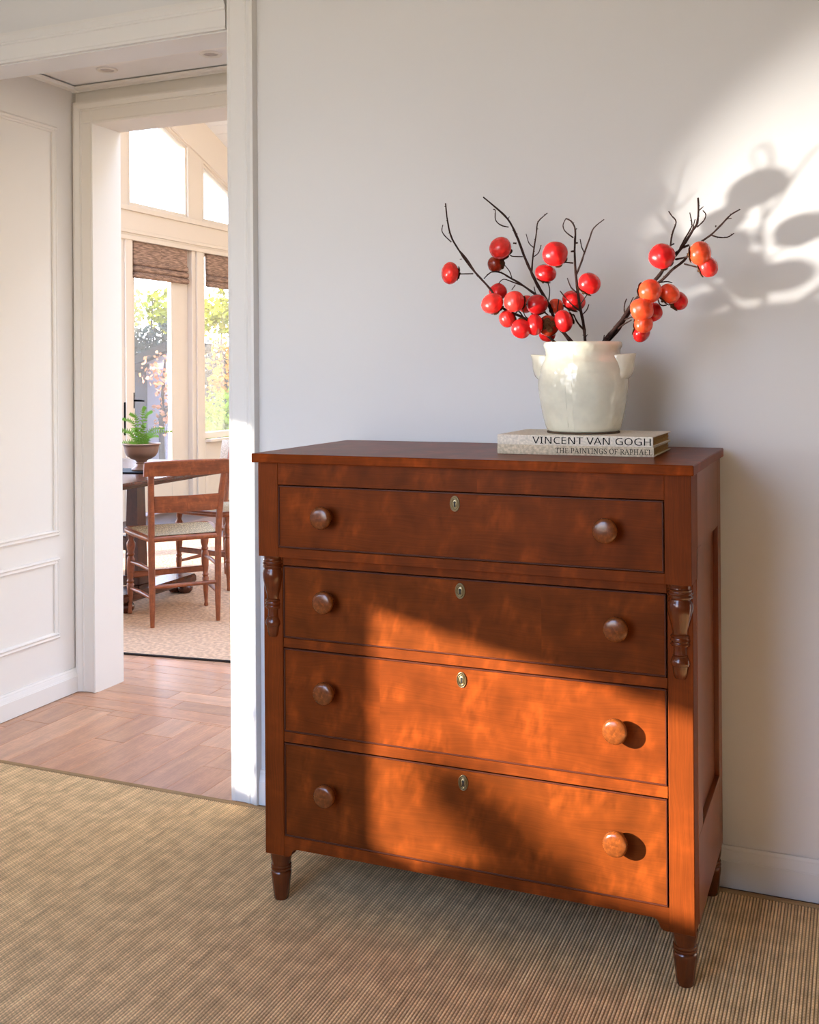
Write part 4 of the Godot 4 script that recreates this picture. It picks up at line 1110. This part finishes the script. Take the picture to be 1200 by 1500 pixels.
# branch, centre, radius across, flatness, direction of the calyx, colour
var fruit_shapes := [
	["A", Vector3(0.423, 1.523, 0.32), 0.0266, 0.78, Vector3(0.82, -0.04, -0.57), 1],
	["B", Vector3(0.521, 1.589, 0.225), 0.0285, 0.9, Vector3(0.38, -0.59, -0.71), 1],
	["B", Vector3(0.499, 1.553, 0.195), 0.0213, 0.95, Vector3(0.99, 0.06, 0.12), 3],
	["D", Vector3(0.677, 1.561, 0.285), 0.0299, 0.97, Vector3(0.14, -0.55, -0.82), 0],
	["B", Vector3(0.648, 1.518, 0.265), 0.0256, 0.8, Vector3(-0.34, -0.92, -0.19), 4],
	["D", Vector3(0.758, 1.488, 0.28), 0.027, 0.9, Vector3(-0.57, -0.82, -0.09), 0],
	["A", Vector3(0.529, 1.477, 0.27), 0.022, 0.85, Vector3(-0.07, -0.54, -0.84), 4],
	["A", Vector3(0.529, 1.446, 0.315), 0.0269, 0.86, Vector3(0.38, -0.71, -0.60), 1],
	["B", Vector3(0.584, 1.449, 0.315), 0.026, 0.88, Vector3(0.64, -0.07, -0.76), 1],
	["A", Vector3(0.558, 1.409, 0.29), 0.0218, 0.85, Vector3(0.75, 0.40, -0.53), 1],
	["A", Vector3(0.604, 1.383, 0.325), 0.0243, 0.9, Vector3(0.12, 0.80, -0.59), 0],
	["B", Vector3(0.634, 1.392, 0.315), 0.0252, 0.78, Vector3(0.88, -0.01, -0.48), 0],
	["B", Vector3(0.661, 1.39, 0.29), 0.0253, 0.85, Vector3(0.27, 0.05, 0.96), 3],
	["B", Vector3(0.629, 1.443, 0.275), 0.0262, 0.88, Vector3(0.00, -0.90, -0.44), 4],
	["B", Vector3(0.59, 1.447, 0.235), 0.0221, 0.9, Vector3(-0.17, -0.39, -0.90), 1],
	["B", Vector3(0.661, 1.44, 0.22), 0.0193, 0.9, Vector3(-0.71, -0.42, -0.57), 2],
	["D", Vector3(0.709, 1.452, 0.235), 0.0283, 0.8, Vector3(-0.46, -0.88, -0.13), 0],
	["D", Vector3(0.7, 1.4, 0.3), 0.0264, 0.76, Vector3(0.78, 0.30, -0.55), 0],
	["A", Vector3(0.645, 1.373, 0.245), 0.0212, 0.85, Vector3(0.00, 0.76, -0.65), 0],
	["E", Vector3(0.934, 1.539, 0.325), 0.0291, 0.96, Vector3(0.09, -0.60, -0.80), 0],
	["F", Vector3(1.022, 1.538, 0.355), 0.0264, 0.88, Vector3(-1.00, -0.05, -0.01), 2],
	["F", Vector3(1.037, 1.509, 0.34), 0.0236, 0.86, Vector3(-0.93, -0.35, -0.04), 1],
	["E", Vector3(0.909, 1.461, 0.335), 0.0265, 0.95, Vector3(-0.96, 0.10, -0.24), 2],
	["F", Vector3(0.946, 1.456, 0.3), 0.0249, 0.84, Vector3(-0.69, -0.72, 0.07), 2],
	["F", Vector3(0.962, 1.441, 0.272), 0.0227, 0.85, Vector3(-0.71, -0.63, 0.30), 0],
	["E", Vector3(0.891, 1.42, 0.34), 0.0265, 0.93, Vector3(0.01, 0.19, -0.98), 2],
	["E", Vector3(0.906, 1.416, 0.285), 0.0222, 0.9, Vector3(-0.53, 0.39, -0.75), 0],
	["E", Vector3(0.892, 1.388, 0.325), 0.0219, 0.9, Vector3(-0.86, 0.01, -0.50), 2],
	["E", Vector3(0.88, 1.368, 0.285), 0.0217, 0.8, Vector3(-0.81, 0.58, -0.09), 4],
]

func fruit(parent: Node, c: Vector3, r: float, flat: float, axis: Vector3, m: Material) -> void:
	# local y points away from the calyx
	var st := sts()
	var rows := []
	var turn := rng.randf() * TAU
	var squ := rng.randf_range(0.02, 0.045)
	for i in 19:
		var ph := PI * i / 18.0
		var row := []
		for j in 32:
			var t := TAU * j / 32
			var rr := sin(ph) * (1.0 + squ * cos(4.0 * t + turn) * sin(ph))
			rr = signf(rr) * pow(absf(rr), 0.9)
			var yy := cos(ph) * flat
			if i > 13:
				yy += 0.10 * smoothstep(0.55, 0.0, rr)
			row.append(Vector3(rr * cos(t), yy, rr * sin(t)) * r)
		rows.append(row)
	sheet(st, rows, true, true)
	var b := Basis(Quaternion(Vector3.DOWN, axis.normalized()))
	var f := obj("fruit", st, m, parent)
	f.transform = Transform3D(b, c)
	# four-lobed papery calyx, lifted at the tips
	var cs := sts()
	var top := []
	var low := []
	for i in 6:
		var s := i / 5.0
		var rt := []
		var rl := []
		for j in 32:
			var t := TAU * j / 32
			var lobe := 0.42 + 0.30 * pow(absf(cos(2.0 * t)), 0.8)
			var rad := s * lobe * r
			var y := -flat * r * sqrt(maxf(0.0, 1.0 - pow(minf(rad / r, 0.99), 2.4))) - 0.03 * r - 0.10 * r * s * s * absf(cos(2.0 * t)) + 0.02 * r * sin(7 * t + turn) * s
			rt.append(Vector3(rad * cos(t), y - 0.05 * r, rad * sin(t)))
			rl.append(Vector3(rad * cos(t), y, rad * sin(t)))
		top.append(rt)
		low.append(rl)
	low.reverse()
	sheet(cs, top + low, true, false)
	tube(cs, [Vector3(0, -flat * r * 0.85, 0), Vector3(0, -flat * r - 0.2 * r, 0)], [r * 0.14, r * 0.10], 8)
	obj("calyx", cs, M.calyx, f)

func branches() -> void:
	rng.seed = 77
	var names := {
		"A": "bare dark branch bearing glossy red persimmons, arching furthest left from the crock",
		"B": "thickest dark forked branch with red persimmons leaning up left from the crock",
		"D": "near-upright dark branch from the middle of the crock mouth, curled twig at its tip",
		"E": "dark branch leaning right from the crock with orange persimmons clustered low on it",
		"F": "long thin dark branch reaching furthest right, two persimmons near its tip",
	}
	for key in ["A", "B", "D", "E", "F"]:
		var t := thing("persimmon_branch", names[key], "branch", Vector3(0.7335, 1.1352, 0.25), 0.0, "persimmon branches in the crock")
		var st := sts()
		var first := true
		for tb in branch_shapes[key]:
			var pts: Array = smooth(tb.p, 4)
			if first:
				# carry the stem down inside the crock
				var d: Vector3 = (tb.p[0] - tb.p[1]).normalized()
				var foot := Vector3(0.7335 + (tb.p[0].x - 0.7335) * 0.55, 1.165, 0.25 + (tb.p[0].z - 0.25) * 0.5)
				pts.push_front((tb.p[0] + foot) / 2 + d * 0.004)
				pts.push_front(foot)
			var rad := []
			for i in pts.size():
				pts[i] = pts[i] - t.position
				var s := float(i) / (pts.size() - 1)
				rad.append(lerpf(tb.r.x, tb.r.y, s) * (1.0 + rng.randf_range(-0.10, 0.16)))
			tube(st, pts, rad, 8, 0.10)
			# buds along the wood
			if pts.size() > 14:
				for k in range(4, pts.size() - 1, 3):
					var o := Vector3(rng.randf_range(-1, 1), rng.randf_range(-0.4, 1), rng.randf_range(-1, 1)).normalized()
					tube(st, [pts[k], pts[k] + o * (rad[k] + 0.0022)], [0.0011, 0.0006], 6)
			first = false
		obj("stem", st, M.bark, t)
		for f in fruit_shapes:
			if f[0] == key:
				fruit(t, f[1] - t.position, f[2], f[3], f[4], M.fruit[f[5]])

# ---------------------------------------------------------------- the far dining room
func dining_chair(label: String, at: Vector3, turn: float) -> Node3D:
	var t := thing("dining_chair", label, "chair", at, turn, "dining chairs at the far table")
	for s in [-1.0, 1.0]:
		# back leg and back post in one sweep
		var st := sts()
		var rows := []
		var line := [[0.0, 0.168, -0.185, 0.011], [0.10, 0.168, -0.185, 0.015], [0.22, 0.169, -0.184, 0.017], [0.44, 0.171, -0.187, 0.0175], [0.55, 0.174, -0.20, 0.017], [0.68, 0.180, -0.226, 0.0165], [0.80, 0.186, -0.258, 0.015]]
		for p in line:
			var row := []
			for j in 12:
				var a := TAU * j / 12
				row.append(Vector3(p[1] * s + cos(a) * p[3], p[0], p[2] + sin(a) * p[3] * 0.95))
			rows.append(row)
		rows.push_front(same(Vector3(0.168 * s, 0, -0.185), 12))
		rows.push_back(same(Vector3(0.186 * s, 0.80, -0.258), 12))
		sheet(st, rows, true, false)
		obj("back_leg", st, M.chair_up, t)
		st = sts()
		lathe(st, [Vector2(0, 0), Vector2(0.010, 0), Vector2(0.0125, 0.008), Vector2(0.009, 0.02), Vector2(0.0115, 0.06), Vector2(0.016, 0.12), Vector2(0.0195, 0.155), Vector2(0.014, 0.162), Vector2(0.019, 0.172), Vector2(0.014, 0.18), Vector2(0.017, 0.20), Vector2(0.0205, 0.25), Vector2(0.020, 0.29), Vector2(0.015, 0.305), Vector2(0.021, 0.315), Vector2(0.016, 0.325), Vector2(0.022, 0.35), Vector2(0.023, 0.375), Vector2(0.014, 0.39), Vector2(0.018, 0.41), Vector2(0.019, 0.435), Vector2(0, 0.436)], 20, Transform3D(Basis(Vector3(0, 0, 1), 0.02 * s), Vector3(0.206 * s, 0, 0.185)))
		obj("front_leg", st, M.chair_up, t)
		for y in [0.145, 0.285]:
			st = sts()
			tube(st, [Vector3(0.168 * s, y, -0.185), Vector3(0.186 * s, y, 0.0), Vector3(0.202 * s, y - 0.01, 0.185)], [0.008, 0.0115, 0.008], 10)
			obj("stretcher", st, M.chair, t)
	var fs := sts()
	box(fs, Vector3(-0.205, 0.19, 0.175), Vector3(0.205, 0.222, 0.195), 0.006)
	obj("stretcher", fs, M.chair, t)
	fs = sts()
	tube(fs, [Vector3(-0.168, 0.20, -0.185), Vector3(0.168, 0.20, -0.185)], [0.010, 0.010], 10)
	obj("stretcher", fs, M.chair, t)
	# crest rail, curved and flared at the top
	var cr := sts()
	var rows := []
	for i in 15:
		var u := lerpf(-0.225, 0.225, i / 14.0)
		var zc := -0.275 - 0.028 * (1.0 - pow(u / 0.225, 2.0))
		var h := 0.838 - 0.006 * pow(u / 0.225, 2.0)
		rows.append([Vector3(u, 0.765, zc + 0.018), Vector3(u, 0.80, zc + 0.012), Vector3(u, 0.822, zc + 0.002), Vector3(u, h, zc - 0.012), Vector3(u, h + 0.007, zc - 0.02), Vector3(u, h + 0.003, zc - 0.03), Vector3(u, 0.828, zc - 0.022), Vector3(u, 0.80, zc - 0.010), Vector3(u, 0.765, zc - 0.004)])
	rows.push_front(same(rows[0][3], 9))
	rows.push_back(same(rows[-1][3], 9))
	sheet(cr, rows, true, true)
	obj("crest_rail", cr, M.chair, t)
	var sl := sts()
	rows = []
	for i in 13:
		var u := lerpf(-0.175, 0.175, i / 12.0)
		var zc := -0.212 - 0.025 * (1.0 - pow(u / 0.175, 2.0))
		rows.append([Vector3(u, 0.575, zc + 0.018), Vector3(u, 0.66, zc - 0.006), Vector3(u, 0.66, zc - 0.020), Vector3(u, 0.575, zc + 0.004)])
	rows.push_front(same(rows[0][1], 4))
	rows.push_back(same(rows[-1][1], 4))
	sheet(sl, rows, true, true)
	obj("back_slat", sl, M.chair, t)
	# seat frame with rolled front, rush seat sagging inside
	var sf := sts()
	tube(sf, smooth([Vector3(-0.168, 0.44, -0.19), Vector3(-0.205, 0.445, 0.0), Vector3(-0.222, 0.446, 0.14), Vector3(-0.205, 0.446, 0.195), Vector3(-0.12, 0.442, 0.21), Vector3(0.12, 0.442, 0.21), Vector3(0.205, 0.446, 0.195), Vector3(0.222, 0.446, 0.14), Vector3(0.205, 0.445, 0.0), Vector3(0.168, 0.44, -0.19)], 3), same_r(28, 0.017), 10)
	tube(sf, [Vector3(-0.168, 0.44, -0.187), Vector3(0.168, 0.44, -0.187)], [0.015, 0.015], 10)
	obj("seat_frame", sf, M.chair, t)
	var se := sts()
	rows = []
	for i in 9:
		var v := i / 8.0
		var zz := lerpf(-0.19, 0.205, v)
		var hw := lerpf(0.168, 0.218, sqrt(v)) - (0.02 if i == 8 else 0.0)
		var row := []
		for j in 11:
			var u := lerpf(-1, 1, j / 10.0)
			row.append(Vector3(u * hw, 0.458 - 0.012 * (1 - u * u) * sin(PI * v), zz))
		rows.append(row)
	sheet(se, rows, false, false)
	var under := []
	for r in rows:
		var row := []
		for p in r:
			row.append(p - Vector3(0, 0.016, 0))
		under.append(row)
	sheet(se, under, false, true)
	obj("seat", se, M.rush, t)
	return t

func same_r(n: int, r: float) -> Array:
	var a := []
	a.resize(n)
	a.fill(r)
	return a

func dining() -> void:
	# jute rug, its near edge a little askew
	var rug := thing("jute_rug", "coarse natural jute rug with a dark bound edge under the dining table", "rug", Vector3(-1.52, 0.0, -1.247), deg_to_rad(6.7))
	var st := sts()
	rng.seed = 31
	var n1 := noise(300, 9.0, 3)
	var rows := []
	for i in 90:
		var row := []
		for j in 120:
			var x := -2.6 + j * 0.032
			var z := -i * 0.036
			row.append(Vector3(x, 0.007 + 0.0022 * n1.get_noise_2d(x * 1.0, z * 2.2), z))
		rows.append(row)
	sheet(st, rows, false, true)
	obj("weave", st, M.jute, rug).set_meta("kind", "stuff")
	st = sts()
	var ed := []
	for i in 40:
		ed.append(Vector3(-2.6 + i * 0.098, 0.003, 0.004 + rng.randf_range(-0.0015, 0.0015)))
	tube(st, ed, same_r(40, 0.0055), 8)
	obj("binding", st, M.jute_edge, rug)
	# trestle table: right-hand end seen
	var tb := thing("dining_table", "dark wooden trestle dining table on a tapered column carrying the footed bowl", "table", Vector3(-2.31, 0.008, -2.15))
	st = sts()
	box(st, Vector3(-1.5, 0.712, -0.62), Vector3(0.335, 0.735, 0.68), 0.007)
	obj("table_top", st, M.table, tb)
	st = sts()
	box(st, Vector3(-1.4, 0.695, -0.52), Vector3(0.27, 0.713, 0.58), 0.006)
	prism(st, PackedVector2Array([Vector2(-0.42, 0.70), Vector2(-0.40, 0.672), Vector2(-0.33, 0.655), Vector2(0.33, 0.655), Vector2(0.40, 0.672), Vector2(0.42, 0.70)]), -0.05, 0.05, Transform3D(Basis(Vector3.UP, PI / 2), Vector3.ZERO))
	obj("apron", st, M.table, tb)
	st = sts()
	var sq := []
	var off := Vector3(-0.074, 0, 0.031)
	for p in [[0.10, 0.055], [0.15, 0.052], [0.152, 0.044], [0.665, 0.034], [0.68, 0.05]]:
		sq.append([off + Vector3(-p[1], p[0], -p[1]), off + Vector3(p[1], p[0], -p[1]), off + Vector3(p[1], p[0], p[1]), off + Vector3(-p[1], p[0], p[1])])
	for i in 4:
		for j in 4:
			var k := (j + 1) % 4
			poly(st, [sq[i][j], sq[i][k], sq[i + 1][k], sq[i + 1][j]], (sq[i][j] + sq[i][k] - 2.0 * off) * Vector3(1, 0, 1))
	box(st, off + Vector3(-0.062, 0.10, -0.062), off + Vector3(0.062, 0.152, 0.062), 0.008)
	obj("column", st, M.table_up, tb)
	st = sts()
	box(st, Vector3(-0.085, 0.055, -0.33), Vector3(0.085, 0.105, 0.33), 0.012)
	obj("trestle_foot", st, M.table, tb)
	for s in [-1.0, 1.0]:
		for x in [-0.03, 0.04]:
			st = sts()
			lathe(st, [Vector2(0, 0), Vector2(0.028, 0), Vector2(0.042, 0.015), Vector2(0.046, 0.032), Vector2(0.038, 0.05), Vector2(0.025, 0.058), Vector2(0, 0.058)], 20, Transform3D(Basis(), Vector3(x, 0, 0.27 * s)))
			obj("bun_foot", st, M.table, tb)
	st = sts()
	box(st, Vector3(-1.3, 0.28, -0.03), Vector3(-0.05, 0.36, 0.03), 0.006)
	obj("stretcher", st, M.table, tb)
	dining_chair("brown wooden dining chair nearest the doorway, its back turned, with a rush seat", Vector3(-1.955, 0.009, -1.895), deg_to_rad(-131.1))
	dining_chair("brown dining chair across the table, half hidden, with a cloth over its back", Vector3(-2.23, 0.009, -2.78), deg_to_rad(-10.8))
	# cloth over the far chair's crest
	var th := thing("throw", "beige cloth draped over the crest of the far dining chair", "throw", Vector3(-2.23, 0.009, -2.78), deg_to_rad(-10.8))
	st = sts()
	rows = []
	for i in 12:
		var u := lerpf(-0.25, -0.03, i / 11.0)
		var w := 0.006 * sin(i * 1.7)
		var zc := -0.285 - 0.02 * (1.0 - pow(u / 0.225, 2.0))
		rows.append([Vector3(u, 0.70 + w, zc + 0.065), Vector3(u, 0.78, zc + 0.05 + w), Vector3(u, 0.845, zc + 0.035), Vector3(u, 0.872 - 0.05 * pow(absf(u + 0.03) / 0.22, 3.0), zc), Vector3(u, 0.86 - 0.05 * pow(absf(u + 0.03) / 0.22, 3.0), zc - 0.04), Vector3(u, 0.80, zc - 0.05 + w), Vector3(u, 0.66 - w, zc - 0.045),
			Vector3(u, 0.66 - w, zc - 0.037), Vector3(u, 0.80, zc - 0.040 + w), Vector3(u, 0.852 - 0.05 * pow(absf(u + 0.03) / 0.22, 3.0), zc - 0.03), Vector3(u, 0.862 - 0.05 * pow(absf(u + 0.03) / 0.22, 3.0), zc), Vector3(u, 0.84, zc + 0.027), Vector3(u, 0.78, zc + 0.042 + w), Vector3(u, 0.70 + w, zc + 0.057)])
	sheet(st, rows, true, true)
	obj("cloth", st, M.throw_cloth, th)
	# dark mat, footed bowl, fern
	st = sts()
	box(st, Vector3(-0.15, 0, -0.11), Vector3(0.15, 0.007, 0.11), 0.003)
	var pm := obj("place_mat", st, M.iron)
	tag(pm, "flat dark mat lying under the footed bowl on the table", "mat")
	pm.position = Vector3(-2.33, 0.744, -2.03)
	pm.rotation.y = 0.2
	var bw := thing("footed_bowl", "tarnished brown metal footed bowl holding the fern on the far table", "bowl", Vector3(-2.292, 0.752, -2.05))
	st = sts()
	lathe(st, [Vector2(0, 0), Vector2(0.052, 0), Vector2(0.055, 0.006), Vector2(0.048, 0.013), Vector2(0.034, 0.022), Vector2(0.029, 0.034), Vector2(0.032, 0.04), Vector2(0.028, 0.045), Vector2(0.033, 0.054), Vector2(0.055, 0.062), Vector2(0.078, 0.078), Vector2(0.09, 0.10), Vector2(0.094, 0.125), Vector2(0.098, 0.138), Vector2(0.104, 0.143), Vector2(0.102, 0.147), Vector2(0.094, 0.143), Vector2(0.088, 0.125), Vector2(0.08, 0.118), Vector2(0, 0.118)], 44)
	obj("bowl", st, M.tarnish, bw)
	var fe := thing("fern", "small green fern with upright fronds growing in the footed bowl", "plant", Vector3(-2.292, 0.868, -2.05))
	rng.seed = 19
	st = sts()
	lathe(st, [Vector2(0, 0.0), Vector2(0.075, 0.003), Vector2(0.06, 0.016), Vector2(0, 0.022)], 20)
	obj("moss", st, M.frond, fe)
	var aim := [[-0.10, 0.17, 0.0], [-0.05, 0.20, 0.04], [0.02, 0.235, 0.0], [0.05, 0.21, -0.03], [0.13, 0.12, 0.03], [0.16, 0.10, -0.02], [-0.14, 0.11, 0.02], [-0.12, 0.04, 0.06], [0.08, 0.09, 0.08], [-0.03, 0.12, 0.09], [0.04, 0.14, 0.06], [-0.16, 0.10, -0.04], [0.07, 0.07, -0.09], [-0.07, 0.1, -0.08]]
	for a in aim:
		var fr := sts()
		var tip := Vector3(a[0], a[1], a[2]).rotated(Vector3.UP, 0.4)
		var mid := Vector3(tip.x * 0.4, tip.y * 0.75 + 0.01, tip.z * 0.4)
		var stem := smooth([Vector3(tip.x * 0.08, 0.0, tip.z * 0.08), mid, tip + Vector3(0, -0.006, 0)], 9)
		tube(fr, stem, same_r(stem.size(), 0.0011), 5)
		for k in range(3, stem.size()):
			var d: Vector3 = (stem[k] - stem[k - 1]).normalized()
			var sd := d.cross(Vector3(0.35, 0.3, 0.9).normalized()).normalized()
			var l := 0.024 * (1.0 - 0.75 * float(k) / stem.size()) + 0.004
			for s in [-1.0, 1.0]:
				var b: Vector3 = stem[k]
				var e: Vector3 = b + (sd * s + d * 0.45).normalized() * l
				poly(fr, [b - d * 0.0035, e, b + d * 0.0045], Vector3(0.3, 1, 0.5))
				poly(fr, [b - d * 0.0035 + Vector3(0, -0.0006, 0), e + Vector3(0, -0.0006, 0), b + d * 0.0045 + Vector3(0, -0.0006, 0)], Vector3(-0.3, -1, -0.5))
		obj("frond", fr, M.frond, fe)
	# woven roman shades at the heads of the far windows
	shade("left", -4.985, -5.80, "taupe woven roman shade gathered at the top of the glazed door")
	shade("right", -6.14, -7.05, "taupe woven roman shade at the top of the window right of the post")

func shade(_side: String, z0: float, z1: float, label: String) -> void:
	var t := thing("roman_shade", label, "shade", Vector3(-4.6, 2.46, z0), 0.0, "roman shades on the far windows")
	var prof := [[0.0, 0.012], [-0.10, 0.018], [-0.14, 0.02]]
	var st := sts()
	box(st, Vector3(-0.012, -0.165, z1 - z0), Vector3(0.016, 0.0, 0), 0.004)
	obj("panel", st, M.woven, t)
	for k in 3:
		st = sts()
		var y := -0.15 - 0.058 * k
		var out := 0.03 + 0.006 * k
		var rows := []
		for e in [0.0, z1 - z0]:
			rows.append([Vector3(-0.008, y, e), Vector3(out * 0.7, y - 0.012, e), Vector3(out, y - 0.035, e), Vector3(out * 0.8, y - 0.056, e), Vector3(out * 0.3, y - 0.062, e), Vector3(-0.008, y - 0.055, e)])
		rows.push_front(same(Vector3(0.0, y - 0.03, 0.0), 6))
		rows.push_back(same(Vector3(0.0, y - 0.03, z1 - z0), 6))
		sheet(st, rows, true, false)
		obj("fold", st, M.woven, t)

func _ready() -> void:
	stage()
	materials()
	room()
	planks()
	far_room()
	recessed(-1.285, -0.525, "small recessed ceiling light nearer the left passage wall")
	recessed(-0.815, -0.52, "small recessed ceiling light beside the door casing")
	outdoors()
	area_rug()
	dresser()
	books()
	crock()
	branches()
	dining()
